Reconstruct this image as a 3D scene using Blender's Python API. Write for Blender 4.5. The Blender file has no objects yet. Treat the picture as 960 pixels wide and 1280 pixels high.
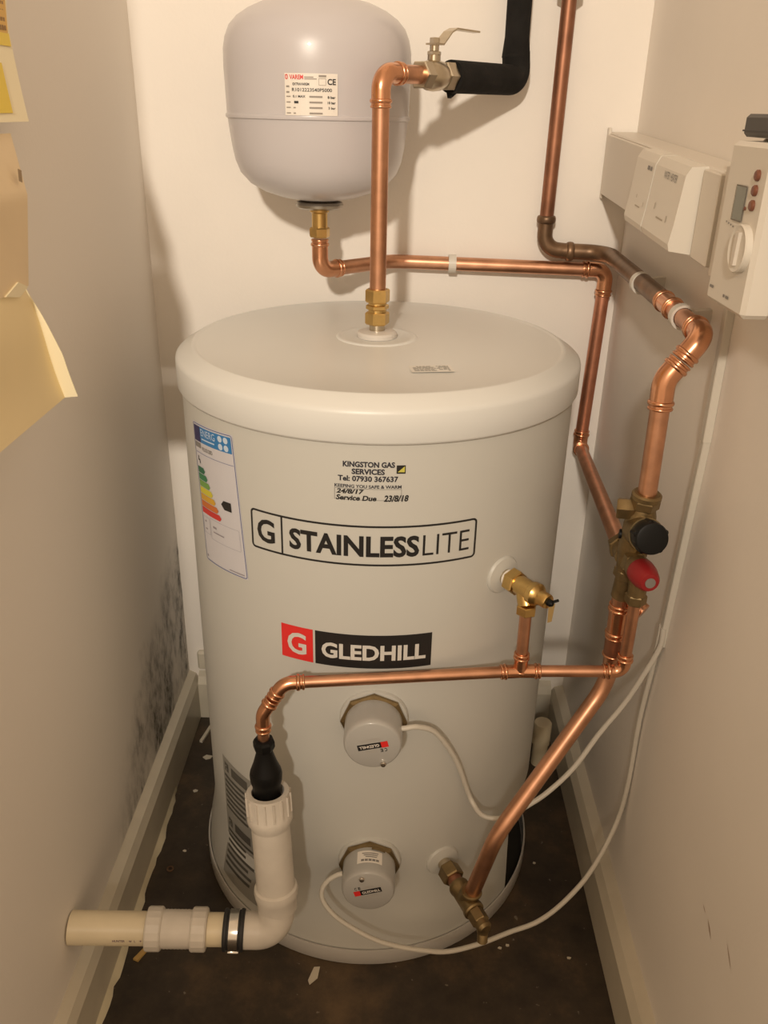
import bpy, math, random
from mathutils import Vector, Matrix
random.seed(4)
PI = math.pi
scene = bpy.context.scene
COL = scene.collection

# ------------------------------------------------------------------ camera
cam_d = bpy.data.cameras.new('camera')
cam = bpy.data.objects.new('camera', cam_d)
COL.objects.link(cam)
cam_d.sensor_fit = 'VERTICAL'
cam_d.sensor_height = 32.0
cam_d.lens = 26.6
cam_d.clip_start = 0.02
cx = Vector((0.99956468, 0.02123737, 0.02047999))
cdn = Vector((0.02759423, -0.42729585, -0.90369066))
cf = Vector((-0.010441, 0.9038624, -0.42769587))
cam.matrix_world = Matrix((
    (cx.x, -cdn.x, -cf.x, 0.026),
    (cx.y, -cdn.y, -cf.y, -1.172),
    (cx.z, -cdn.z, -cf.z, 1.185),
    (0, 0, 0, 1)))
scene.camera = cam

# ------------------------------------------------------------------ world and lamp
world = bpy.data.worlds.new('hall_gloom')
scene.world = world
world.use_nodes = True
bg = world.node_tree.nodes['Background']
bg.inputs[0].default_value = (1.0, 0.71, 0.45, 1)
bg.inputs[1].default_value = 0.86

ld = bpy.data.lights.new('hall_ceiling_bulb', 'SPOT')     # hall lamp behind the viewer; narrow cone added to dim the lower parts
ld.energy = 322
ld.color = (1.0, 0.88, 0.73)
ld.shadow_soft_size = 0.08
ld.spot_size = math.radians(44)
ld.spot_blend = 1.0
lamp = bpy.data.objects.new('hall_ceiling_bulb', ld)
lamp.location = (-0.37, -3.26, 2.33)
lamp.rotation_euler = (Vector((-0.31, 0.3, 1.17)) - lamp.location).to_track_quat('-Z', 'Y').to_euler()
COL.objects.link(lamp)

scene.view_settings.view_transform = 'Standard'
scene.view_settings.look = 'None'
scene.view_settings.gamma = 1.0
scene.view_settings.use_curve_mapping = False
scene.view_settings.exposure = 0.0

# ------------------------------------------------------------------ materials
MATS = {}


def mat(name, color, rough=0.5, metal=0.0, var=0.0, vscale=20.0, bump=0.0, bscale=120.0,
        spec=0.5, coat=0.0, trans=0.0):
    if name in MATS:
        return MATS[name]
    m = bpy.data.materials.new(name)
    m.use_nodes = True
    nt = m.node_tree
    b = nt.nodes['Principled BSDF']
    b.inputs['Base Color'].default_value = (*color, 1)
    b.inputs['Roughness'].default_value = rough
    b.inputs['Metallic'].default_value = metal
    b.inputs['Specular IOR Level'].default_value = spec
    b.inputs['Coat Weight'].default_value = coat
    if trans:
        b.inputs['Transmission Weight'].default_value = trans
    tc = nt.nodes.new('ShaderNodeTexCoord')
    if var:
        n = nt.nodes.new('ShaderNodeTexNoise')
        n.inputs['Scale'].default_value = vscale
        n.inputs['Detail'].default_value = 5
        nt.links.new(tc.outputs['Object'], n.inputs['Vector'])
        r = nt.nodes.new('ShaderNodeValToRGB')
        r.color_ramp.elements[0].position = 0.3
        r.color_ramp.elements[1].position = 0.7
        r.color_ramp.elements[0].color = (*[max(0, c * (1 - var)) for c in color], 1)
        r.color_ramp.elements[1].color = (*[min(1, c * (1 + var)) for c in color], 1)
        nt.links.new(n.outputs['Fac'], r.inputs['Fac'])
        nt.links.new(r.outputs['Color'], b.inputs['Base Color'])
    if bump:
        n2 = nt.nodes.new('ShaderNodeTexNoise')
        n2.inputs['Scale'].default_value = bscale
        n2.inputs['Detail'].default_value = 4
        nt.links.new(tc.outputs['Object'], n2.inputs['Vector'])
        bp = nt.nodes.new('ShaderNodeBump')
        bp.inputs['Strength'].default_value = bump
        bp.inputs['Distance'].default_value = 0.002
        nt.links.new(n2.outputs['Fac'], bp.inputs['Height'])
        nt.links.new(bp.outputs['Normal'], b.inputs['Normal'])
    MATS[name] = m
    return m


WALL = mat('wall_paint', (0.84, 0.80, 0.745), 0.6, var=0.02, vscale=6, bump=0.12, bscale=160)
SKIRT = mat('skirting_gloss', (0.6, 0.555, 0.455), 0.35, var=0.07, vscale=14, bump=0.1, bscale=60)
CASING = mat('casing_white_dimmed', (0.545, 0.545, 0.51), 0.42, var=0.012, vscale=5, bump=0.04, bscale=300)  # same white as the lid; weaker light on the front put into this colour
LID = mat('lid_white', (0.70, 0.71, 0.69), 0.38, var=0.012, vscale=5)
TRAY = mat('tray_grey', (0.5, 0.485, 0.46), 0.4)
PLAST = mat('plastic_white', (0.62, 0.59, 0.55), 0.35)
CAPW = mat('heater_cap_white', (0.42, 0.415, 0.395), 0.28, coat=0.2)
CABLE = mat('cable_white', (0.62, 0.59, 0.52), 0.4)
CREAM = mat('waste_cream', (0.7, 0.61, 0.43), 0.4, var=0.05, vscale=25)
WASTE = mat('waste_white', (0.62, 0.575, 0.505), 0.4, var=0.06, vscale=30, bump=0.05)
VESSEL = mat('vessel_enamel', (0.57, 0.55, 0.57), 0.33, coat=0.2)
COPPER = mat('copper_bright', (0.62, 0.335, 0.21), 0.36, 1.0, var=0.14, vscale=40)
COPPERF = mat('copper_fitting', (0.7, 0.36, 0.21), 0.25, 1.0, var=0.10, vscale=60)
COPPERO = mat('copper_old', (0.32, 0.15, 0.09), 0.45, 0.85, var=0.25, vscale=22)
BRONZE = mat('copper_tarnished', (0.20, 0.125, 0.075), 0.42, 0.75, var=0.3, vscale=30)
BRASS = mat('brass', (0.64, 0.44, 0.17), 0.3, 1.0, var=0.12, vscale=50)
BRASSD = mat('brass_dull', (0.26, 0.19, 0.095), 0.42, 0.9, var=0.2, vscale=60)
NICKEL = mat('nickel', (0.55, 0.48, 0.37), 0.28, 1.0, var=0.08, vscale=60)
CHROME = mat('screw_chrome', (0.72, 0.70, 0.66), 0.18, 1.0)
STEEL = mat('steel_band', (0.66, 0.63, 0.58), 0.22, 1.0)
DISC = mat('vessel_plate_zinc', (0.42, 0.39, 0.34), 0.3, 1.0)
BLACK = mat('black_plastic', (0.005, 0.005, 0.005), 0.45, spec=0.22)
RUBBER = mat('black_rubber', (0.02, 0.02, 0.02), 0.55)
FOAM = mat('foam_black', (0.015, 0.014, 0.013), 0.9, spec=0.2, var=0.3, vscale=30, bump=0.5, bscale=90)
RED = mat('red_plastic', (0.26, 0.016, 0.018), 0.4, spec=0.3)
INK = mat('print_black', (0.014, 0.013, 0.013), 0.45)
INKG = mat('print_grey', (0.22, 0.21, 0.20), 0.5)
INKR = mat('print_red', (0.72, 0.03, 0.028), 0.4)
STICK = mat('sticker_white', (0.62, 0.61, 0.575), 0.4)
STICKV = mat('sticker_vellum', (0.82, 0.78, 0.72), 0.35)
STICKC = mat('sticker_clear', (0.72, 0.705, 0.655), 0.3)
LABELW = mat('energy_paper', (0.6, 0.595, 0.63), 0.35)
BLUE = mat('energy_blue', (0.03, 0.20, 0.48), 0.4)
NAVY = mat('energy_navy', (0.02, 0.02, 0.10), 0.4)
LINE = mat('label_border', (0.10, 0.13, 0.30), 0.4)
PLATE = mat('plate_grey', (0.29, 0.285, 0.26), 0.4)
PLATED = mat('plate_grey_dark', (0.085, 0.083, 0.075), 0.4)
GREY = mat('grey_box', (0.075, 0.072, 0.068), 0.5)
LCD = mat('lcd', (0.17, 0.18, 0.14), 0.2)
BUTTON = mat('button_brown', (0.19, 0.07, 0.04), 0.4)
UNIT = mat('unit_white', (0.67, 0.62, 0.545), 0.4)
UNITL = mat('unit_pale', (0.7, 0.66, 0.585), 0.4)
CLIP = mat('clip_white', (0.66, 0.63, 0.57), 0.4)
DARKIN = mat('interior_dark', (0.03, 0.026, 0.02), 0.9)
PAPERC = mat('paper_cream', (0.86, 0.72, 0.43), 0.6, var=0.03, vscale=8)
PAPERB = mat('paper_back', (0.9, 0.82, 0.58), 0.6)
PAPERT = mat('paper_tan', (0.8, 0.65, 0.43), 0.6, var=0.05, vscale=8)
YELLOW = mat('notice_yellow', (0.80, 0.60, 0.05), 0.5)
ORANGE = mat('notice_orange', (0.72, 0.44, 0.09), 0.5)
CHIP = mat('paint_chip', (0.62, 0.57, 0.47), 0.6)
WOOD = mat('wood_chip', (0.55, 0.36, 0.12), 0.6)
GASG = mat('register_gold', (0.55, 0.52, 0.10), 0.4)


def floor_material():
    m = bpy.data.materials.new('floor_screed')
    m.use_nodes = True
    nt = m.node_tree
    b = nt.nodes['Principled BSDF']
    b.inputs['Roughness'].default_value = 0.55
    tc = nt.nodes.new('ShaderNodeTexCoord')
    n = nt.nodes.new('ShaderNodeTexNoise')
    n.inputs['Scale'].default_value = 7
    n.inputs['Detail'].default_value = 9
    n.inputs['Roughness'].default_value = 0.68
    nt.links.new(tc.outputs['Object'], n.inputs['Vector'])
    r = nt.nodes.new('ShaderNodeValToRGB')
    e = r.color_ramp.elements
    e[0].position, e[0].color = 0.33, (0.018, 0.013, 0.009, 1)
    e[1].position, e[1].color = 0.72, (0.13, 0.085, 0.045, 1)
    x = e.new(0.52)
    x.color = (0.05, 0.036, 0.023, 1)
    nt.links.new(n.outputs['Fac'], r.inputs['Fac'])
    # pale specks of dust
    n3 = nt.nodes.new('ShaderNodeTexNoise')
    n3.inputs['Scale'].default_value = 75
    n3.inputs['Detail'].default_value = 3
    nt.links.new(tc.outputs['Object'], n3.inputs['Vector'])
    r3 = nt.nodes.new('ShaderNodeValToRGB')
    r3.color_ramp.elements[0].position = 0.70
    r3.color_ramp.elements[1].position = 0.76
    nt.links.new(n3.outputs['Fac'], r3.inputs['Fac'])
    mx = nt.nodes.new('ShaderNodeMix')
    mx.data_type = 'RGBA'
    nt.links.new(r3.outputs['Color'], mx.inputs['Factor'])
    nt.links.new(r.outputs['Color'], mx.inputs['A'])
    mx.inputs['B'].default_value = (0.20, 0.17, 0.13, 1)
    nt.links.new(mx.outputs['Result'], b.inputs['Base Color'])
    bp = nt.nodes.new('ShaderNodeBump')
    bp.inputs['Strength'].default_value = 0.4
    bp.inputs['Distance'].default_value = 0.003
    nt.links.new(n.outputs['Fac'], bp.inputs['Height'])
    nt.links.new(bp.outputs['Normal'], b.inputs['Normal'])
    return m


def mould_wall_material():
    """White paint with black mould specks growing out of the damp back corner."""
    m = bpy.data.materials.new('wall_paint_mould')
    m.use_nodes = True
    nt = m.node_tree
    L = nt.links.new
    b = nt.nodes['Principled BSDF']
    b.inputs['Roughness'].default_value = 0.62
    geo = nt.nodes.new('ShaderNodeNewGeometry')
    sep = nt.nodes.new('ShaderNodeSeparateXYZ')
    L(geo.outputs['Position'], sep.inputs[0])

    def math_(op, a, bb=None, clamp=False):
        n = nt.nodes.new('ShaderNodeMath')
        n.operation = op
        n.use_clamp = clamp
        for i, v in enumerate((a, bb)):
            if v is None:
                continue
            if isinstance(v, (int, float)):
                n.inputs[i].default_value = v
            else:
                L(v, n.inputs[i])
        return n.outputs[0]

    def noise(scale, detail, vec):
        n = nt.nodes.new('ShaderNodeTexNoise')
        n.inputs['Scale'].default_value = scale
        n.inputs['Detail'].default_value = detail
        n.inputs['Roughness'].default_value = 0.7
        L(vec, n.inputs['Vector'])
        return n.outputs['Fac']
    mp = nt.nodes.new('ShaderNodeMapping')
    mp.inputs['Scale'].default_value = (1, 1.0, 0.55)
    L(geo.outputs['Position'], mp.inputs['Vector'])
    # patch edge: height limit rises towards the back corner
    wob = noise(9, 3, geo.outputs['Position'])
    y = sep.outputs['Y']
    z = sep.outputs['Z']
    lim = math_('ADD', math_('MULTIPLY', y, 0.62), 0.315)
    lim = math_('ADD', lim, math_('MULTIPLY', math_('SUBTRACT', wob, 0.5), 0.16))
    edge = math_('MULTIPLY', math_('SUBTRACT', lim, z), 9.0, True)
    yfade = math_('MULTIPLY', math_('ADD', y, 0.24), 5.0, True)
    patch = math_('MULTIPLY', edge, yfade, True)
    spk = noise(46, 6, mp.outputs['Vector'])
    spk = math_('MULTIPLY', math_('SUBTRACT', spk, 0.44), 6.0, True)
    big = noise(12, 4, mp.outputs['Vector'])
    big = math_('MULTIPLY', math_('SUBTRACT', big, 0.33), 3.6, True)
    f = math_('MULTIPLY', math_('MULTIPLY', spk, big), patch)
    f = math_('ADD', math_('MULTIPLY', f, 0.62), math_('MULTIPLY', math_('MULTIPLY', big, patch), 0.36), True)
    mx = nt.nodes.new('ShaderNodeMix')
    mx.data_type = 'RGBA'
    L(f, mx.inputs['Factor'])
    mx.inputs['A'].default_value = (0.84, 0.80, 0.745, 1)
    mx.inputs['B'].default_value = (0.045, 0.042, 0.032, 1)
    L(mx.outputs['Result'], b.inputs['Base Color'])
    bp = nt.nodes.new('ShaderNodeBump')
    bp.inputs['Strength'].default_value = 0.12
    bp.inputs['Distance'].default_value = 0.002
    L(noise(160, 3, geo.outputs['Position']), bp.inputs['Height'])
    L(bp.outputs['Normal'], b.inputs['Normal'])
    return m


FLOOR = floor_material()
MOULD = mould_wall_material()

# ------------------------------------------------------------------ geometry helpers
ORIG = {}


def V(*a):
    return Vector(a)


def thing(name, label, cat, loc=(0, 0, 0), group=None):
    o = bpy.data.objects.new(name, None)
    o.empty_display_size = 0.02
    COL.objects.link(o)
    o.location = loc
    o['label'] = label
    o['category'] = cat
    if group:
        o['group'] = group
    ORIG[o.name] = Vector(loc)
    return o


def part(name, mesh, m, parent=None, smooth=True, loc=None, label=None, angle=35):
    """mesh = (world-space verts, faces); becomes a child sharing its thing's origin."""
    vs, fs = mesh
    if parent is not None:
        org = ORIG[parent.name]
    else:
        if loc is None:
            mnz = min(v[2] for v in vs)
            loc = (sum(v[0] for v in vs) / len(vs), sum(v[1] for v in vs) / len(vs), mnz)
        org = Vector(loc)
    me = bpy.data.meshes.new(name)
    me.from_pydata([tuple(Vector(v) - org) for v in vs], [], fs)
    me.materials.append(m)
    if smooth:
        me.polygons.foreach_set('use_smooth', [True] * len(me.polygons))
        try:
            me.set_sharp_from_angle(angle=math.radians(angle))
        except Exception:
            pass
    me.update()
    o = bpy.data.objects.new(name, me)
    COL.objects.link(o)
    if parent is not None:
        o.parent = parent
    else:
        o.location = org
    ORIG[o.name] = org
    if label:
        o['label'] = label
    return o


def tagged(o, label, cat, group=None):
    o['label'] = label
    o['category'] = cat
    if group:
        o['group'] = group
    return o


def struct(name, mesh, m, smooth=False):
    o = part(name, mesh, m, None, smooth)
    o['kind'] = 'structure'
    return o


def join(*ms):
    vs, fs = [], []
    for v, f in ms:
        k = len(vs)
        vs += list(v)
        fs += [tuple(i + k for i in q) for q in f]
    return vs, fs


def frame(axis):
    a = Vector(axis).normalized()
    up = V(0, 0, 1) if abs(a.z) < 0.9 else V(0, 1, 0)
    u = up.cross(a).normalized()
    w = a.cross(u).normalized()
    return a, u, w


def lathe(profile, origin, axis=(0, 0, 1), seg=40, twist=0.0, closed=False):
    a, u, w = frame(axis)
    o = Vector(origin)
    vs, fs = [], []
    for r, h in profile:
        for k in range(seg):
            t = 2 * PI * k / seg + twist
            vs.append(o + a * h + (u * math.cos(t) + w * math.sin(t)) * max(r, 1e-5))
    n = len(profile)
    for i in range(n - 1 + (1 if closed else 0)):
        for k in range(seg):
            p = i * seg + k
            q = i * seg + (k + 1) % seg
            i2 = ((i + 1) % n) * seg
            fs.append((p, q, i2 + (k + 1) % seg, i2 + k))
    if not closed:
        if profile[0][0] > 1e-4:
            fs.append(tuple(reversed(range(seg))))
        if profile[-1][0] > 1e-4:
            fs.append(tuple((n - 1) * seg + k for k in range(seg)))
    return vs, fs


def hexnut(origin, axis, r, h0, h1, ch=0.0015, twist=0.3, n=6):
    return lathe([(r * 0.9, h0), (r, h0 + ch), (r, h1 - ch), (r * 0.9, h1)], origin, axis, n, twist)


def fillet(pts, rad, n=10):
    pts = [Vector(p) for p in pts]
    if not isinstance(rad, (list, tuple)):
        rad = [rad] * len(pts)
    out = [pts[0]]
    for i in range(1, len(pts) - 1):
        a, b, c = pts[i - 1], pts[i], pts[i + 1]
        d1 = (a - b).normalized()
        d2 = (c - b).normalized()
        ang = d1.angle(d2)
        r = rad[i]
        if r < 1e-5 or ang > PI - 0.02:
            out.append(b)
            continue
        t = r / math.tan(ang / 2)
        t = min(t, (a - b).length * 0.49, (c - b).length * 0.49)
        r = t * math.tan(ang / 2)
        bis = (d1 + d2).normalized()
        cen = b + bis * (r / math.sin(ang / 2))
        s = b + d1 * t - cen
        e = b + d2 * t - cen
        tot = s.angle(e)
        ax = s.cross(e).normalized()
        for k in range(n + 1):
            out.append(cen + Matrix.Rotation(tot * k / n, 3, ax) @ s)
    out.append(pts[-1])
    return out


def smoothpath(pts, per=8):
    P = [Vector(p) for p in pts]
    P = [P[0] * 2 - P[1]] + P + [P[-1] * 2 - P[-2]]
    out = []
    for i in range(1, len(P) - 2):
        for k in range(per):
            t = k / per
            a, b, c, d = P[i - 1], P[i], P[i + 1], P[i + 2]
            out.append(0.5 * ((2 * b) + (c - a) * t + (2 * a - 5 * b + 4 * c - d) * t * t
                              + (3 * b - a - 3 * c + d) * t ** 3))
    out.append(P[-2])
    return out


def sweep(path, r, seg=20, cap=True):
    path = [Vector(p) for p in path]
    rs = r if isinstance(r, (list, tuple)) else [r] * len(path)
    tan = []
    for i in range(len(path)):
        a = path[max(i - 1, 0)]
        b = path[min(i + 1, len(path) - 1)]
        tan.append((b - a).normalized())
    _, u, _ = frame(tan[0])
    vs, fs = [], []
    for i, p in enumerate(path):
        t = tan[i]
        u = (u - t * u.dot(t)).normalized()
        w = t.cross(u)
        for k in range(seg):
            an = 2 * PI * k / seg
            vs.append(p + (u * math.cos(an) + w * math.sin(an)) * rs[i])
    for i in range(len(path) - 1):
        for k in range(seg):
            k2 = (k + 1) % seg
            fs.append((i * seg + k, i * seg + k2, (i + 1) * seg + k2, (i + 1) * seg + k))
    if cap:
        fs.append(tuple(reversed(range(seg))))
        fs.append(tuple((len(path) - 1) * seg + k for k in range(seg)))
    return vs, fs


def ring(center, axis, r, w=0.0025, b=0.0013, seg=24):
    """a raised bead around a pipe of radius r"""
    prof = []
    for k in range(7):
        t = PI * k / 6
        prof.append((r - 0.0004 + b * math.sin(t) + 0.0004, -w * math.cos(t)))
    return lathe([(r - 0.001, -w)] + prof + [(r - 0.001, w)], center, axis, seg)


def fitting(pts, r, bend=0.02, bead=True):
    """soldered elbow or coupling: thicker shell, flared lips, raised solder rings"""
    P = fillet(pts, bend, 10)
    ro = r + 0.0013
    m = [sweep(P, ro, 24)]
    for e, d in ((Vector(pts[0]), (Vector(pts[1]) - Vector(pts[0])).normalized()),
                 (Vector(pts[-1]), (Vector(pts[-2]) - Vector(pts[-1])).normalized())):
        m.append(ring(e + d * 0.0015, d, ro, 0.0016, 0.0012))
        if bead:
            m.append(ring(e + d * 0.008, d, ro, 0.0026, 0.0019))
    return join(*m)


def box(x0, x1, y0, y1, z0, z1, b=0.0):
    """box with chamfered edges when b > 0"""
    if b <= 0:
        vs = [V(x, y, z) for z in (z0, z1) for y in (y0, y1) for x in (x0, x1)]
        fs = [(0, 2, 3, 1), (4, 5, 7, 6), (0, 1, 5, 4), (2, 6, 7, 3), (0, 4, 6, 2), (1, 3, 7, 5)]
        return vs, fs
    vs = []
    idx = {}
    for sx in (0, 1):
        for sy in (0, 1):
            for sz in (0, 1):
                X, Y, Z = (x0, x1)[sx], (y0, y1)[sy], (z0, z1)[sz]
                ox, oy, oz = (b, -b)[sx], (b, -b)[sy], (b, -b)[sz]
                for ax, p in (('x', V(X, Y + oy, Z + oz)), ('y', V(X + ox, Y, Z + oz)), ('z', V(X + ox, Y + oy, Z))):
                    idx[(sx, sy, sz, ax)] = len(vs)
                    vs.append(p)
    fs = []
    for s in (0, 1):
        q = [(s, 0, 0), (s, 1, 0), (s, 1, 1), (s, 0, 1)]
        fs.append(tuple(idx[(*c, 'x')] for c in (q if s else q[::-1])))
        q = [(0, s, 0), (0, s, 1), (1, s, 1), (1, s, 0)]
        fs.append(tuple(idx[(*c, 'y')] for c in (q if s else q[::-1])))
        q = [(0, 0, s), (1, 0, s), (1, 1, s), (0, 1, s)]
        fs.append(tuple(idx[(*c, 'z')] for c in (q if s else q[::-1])))
    for i in (0, 1):
        for j in (0, 1):
            fs.append((idx[(0, i, j, 'y')], idx[(1, i, j, 'y')], idx[(1, i, j, 'z')], idx[(0, i, j, 'z')]))
            fs.append((idx[(i, 0, j, 'x')], idx[(i, 1, j, 'x')], idx[(i, 1, j, 'z')], idx[(i, 0, j, 'z')]))
            fs.append((idx[(i, j, 0, 'x')], idx[(i, j, 1, 'x')], idx[(i, j, 1, 'y')], idx[(i, j, 0, 'y')]))
    for i in (0, 1):
        for j in (0, 1):
            for k in (0, 1):
                fs.append(tuple(idx[(i, j, k, a)] for a in 'xyz'))
    return vs, fs


def prism(poly, d):
    """poly: 3D points of a planar outline, extruded by vector d"""
    n = len(poly)
    d = Vector(d)
    vs = [Vector(p) for p in poly] + [Vector(p) + d for p in poly]
    fs = [tuple(reversed(range(n))), tuple(range(n, 2 * n))]
    for i in range(n):
        j = (i + 1) % n
        fs.append((i, j, n + j, n + i))
    return vs, fs


# flat artwork in 2D (metres), later mapped onto a surface ---------------------
def text2d(body, x0, x1, z0, z1, bold=0.0, shear=0.0):
    c = bpy.data.curves.new('glyphs', 'FONT')
    c.body = body
    c.size = 1.0
    c.offset = bold
    c.shear = shear
    c.resolution_u = 3
    o = bpy.data.objects.new('glyphs', c)
    COL.objects.link(o)
    dg = bpy.context.evaluated_depsgraph_get()
    me = bpy.data.meshes.new_from_object(o.evaluated_get(dg))
    vs = [(v.co.x, v.co.y) for v in me.vertices]
    fs = [tuple(p.vertices) for p in me.polygons]
    bpy.data.objects.remove(o)
    bpy.data.curves.remove(c)
    bpy.data.meshes.remove(me)
    ax = min(v[0] for v in vs)
    bx_ = max(v[0] for v in vs)
    ay = min(v[1] for v in vs)
    by_ = max(v[1] for v in vs)
    return [(x0 + (x - ax) / (bx_ - ax) * (x1 - x0), z0 + (y - ay) / (by_ - ay) * (z1 - z0)) for x, y in vs], fs


def grid2d(x0, x1, z0, z1, nx, nz):
    vs = [(x0 + (x1 - x0) * i / nx, z0 + (z1 - z0) * j / nz) for i in range(nx + 1) for j in range(nz + 1)]
    w = nz + 1
    return vs, [(i * w + j, i * w + w + j, i * w + w + j + 1, i * w + j + 1) for i in range(nx) for j in range(nz)]


def rect2d(x0, x1, z0, z1, nx=1):
    vs, fs = [], []
    for i in range(nx + 1):
        x = x0 + (x1 - x0) * i / nx
        vs += [(x, z0), (x, z1)]
    for i in range(nx):
        fs.append((2 * i, 2 * i + 2, 2 * i + 3, 2 * i + 1))
    return vs, fs


def rrect_outline(x0, x1, z0, z1, r, n=5, nx=24):
    P = []

    def line(a, b, k):
        for i in range(k):
            P.append((a[0] + (b[0] - a[0]) * i / k, a[1] + (b[1] - a[1]) * i / k))

    def arc(cx_, cz_, a0):
        for i in range(n):
            t = a0 + PI / 2 * i / n
            P.append((cx_ + r * math.cos(t), cz_ + r * math.sin(t)))
    line((x0 + r, z0), (x1 - r, z0), nx)
    arc(x1 - r, z0 + r, -PI / 2)
    line((x1, z0 + r), (x1, z1 - r), 3)
    arc(x1 - r, z1 - r, 0)
    line((x1 - r, z1), (x0 + r, z1), nx)
    arc(x0 + r, z1 - r, PI / 2)
    line((x0, z1 - r), (x0, z0 + r), 3)
    arc(x0 + r, z0 + r, PI)
    return P


def border2d(x0, x1, z0, z1, r, w, nx=24):
    a = rrect_outline(x0, x1, z0, z1, r, nx=nx)
    b = rrect_outline(x0 + w, x1 - w, z0 + w, z1 - w, max(r - w, 0.0002), nx=nx)
    n = len(a)
    return a + b, [(i, (i + 1) % n, n + (i + 1) % n, n + i) for i in range(n)]


def rot2d(m, ang, c):
    ca, sa = math.cos(ang), math.sin(ang)
    return [(c[0] + (x - c[0]) * ca - (z - c[1]) * sa, c[1] + (x - c[0]) * sa + (z - c[1]) * ca)
            for x, z in m[0]], m[1]


RC = 0.272
TCX, TCY = -0.005, -0.009


def flare_k(z):
    k = min(1.0, max(0.0, (0.135 - z) / 0.105))
    return k * k * (3 - 2 * k)



def oncyl(m, off, R=RC, ax=(0, 0)):
    vs = []
    for s, z in m[0]:
        t = s / R
        k = flare_k(z) if R == RC else 0.0
        r = R + off + 0.0072 * k
        vs.append(V(ax[0] + TCX * k + r * math.sin(t), ax[1] + TCY * k - r * math.cos(t), z))
    return vs, m[1]


def onplane(m, o, u, w, nrm, off):
    o, u, w, nrm = Vector(o), Vector(u), Vector(w), Vector(nrm)
    return [o + u * x + w * z + nrm * off for x, z in m[0]], m[1]


# ================================================================== THE SETTING
XL, XR, YB, YF, ZC = -0.394, 0.393, 0.300, -0.72, 2.40
struct('floor', box(-1.4, 1.4, -3.9, YB + 0.1, -0.08, 0.0), FLOOR)
wb = struct('wall_back', box(XL - 0.1, XR + 0.1, YB, YB + 0.1, 0, ZC), WALL)
struct('wall_left', box(XL - 0.1, XL, YF, YB, 0, ZC), MOULD)
wr = struct('wall_right', box(XR, XR + 0.1, YF, YB, 0, ZC), WALL)
struct('wall_front_left', box(-1.4, XL - 0.1, YF, YF + 0.1, 0, ZC), WALL)
struct('wall_front_right', box(XR + 0.1, 1.4, YF, YF + 0.1, 0, ZC), WALL)
# scuffs on the right wall
for (ya, za, yb_, zb_, w) in ((-0.494, 0.3700, -0.512, 0.3574, 0.0026), (-0.5433, 0.3938, -0.5647, 0.3775, 0.0016), (-0.476, 0.3720, -0.4864, 0.3685, 0.0010)):
    part('scuff_mark', ([V(XR - 0.0004, ya, za), V(XR - 0.0004, (ya + yb_) / 2, (za + zb_) / 2 + w), V(XR - 0.0004, yb_, zb_),
                         V(XR - 0.0004, (ya + yb_) / 2, (za + zb_) / 2 - w)], [(0, 1, 2, 3)]),
         mat('scuff', (0.45, 0.34, 0.26), 0.7), wr, False)


def skirting(name, prof, axis, a0, a1):
    """prof: (offset from wall, z) outline; axis 'y' or 'x'"""
    n = len(prof)
    vs = []
    for a in (a0, a1):
        for p, z in prof:
            vs.append(V(p, a, z) if axis == 'y' else V(a, p, z))
    fs = [tuple(range(n)), tuple(reversed(range(n, 2 * n)))]
    for i in range(n):
        j = (i + 1) % n
        fs.append((i, n + i, n + j, j))
    return struct(name, (vs, fs), SKIRT)


bl = skirting('baseboard_left', [(XL, 0), (XL + 0.021, 0), (XL + 0.021, 0.086), (XL + 0.014, 0.101), (XL, 0.108)], 'y', YF, YB)
br = skirting('baseboard_right', [(XR, 0), (XR - 0.026, 0), (XR - 0.026, 0.078), (XR - 0.017, 0.092), (XR, 0.097)], 'y', YF, YB)
bb = skirting('baseboard_back', [(YB, 0), (YB - 0.02, 0), (YB - 0.02, 0.086), (YB - 0.013, 0.101), (YB, 0.108)], 'x', XL + 0.021, XR - 0.026)
# ragged bead of old paint where the left skirting meets the floor
vs, fs = [], []
N = 40
for i in range(N + 1):
    y = 0.065 - 0.60 * i / N
    w = 0.004 + 0.006 * random.random() if i > 1 else 0.001
    x = XL + 0.021
    vs += [V(x, y, 0.011), V(x + w * 0.5, y, 0.006), V(x + w, y, 0.0004)]
for i in range(N):
    for k in (0, 1):
        a = i * 3 + k
        fs.append((a, a + 1, a + 4, a + 3))
part('paint_bead', (vs, fs), mat('old_paint', (0.72, 0.66, 0.48), 0.6, var=0.1), bl)
part('plaster_lump', box(-0.372, -0.335, YB - 0.014, YB, 0.118, 0.162, 0.004), SKIRT, wb)
part('split_edge', prism([V(-0.351, YB - 0.0215, 0.10), V(-0.338, YB - 0.0215, 0.103), V(-0.335, YB - 0.0215, 0.028),
                          V(-0.342, YB - 0.0215, 0.03), V(-0.344, YB - 0.0215, 0.06)], (0, -0.006, 0)), SKIRT, bb, False)

# ================================================================== HOT WATER CYLINDER
cyl = thing('hot_water_cylinder', 'large white hot water cylinder with shallow lid filling the cupboard', 'water heater')
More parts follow.
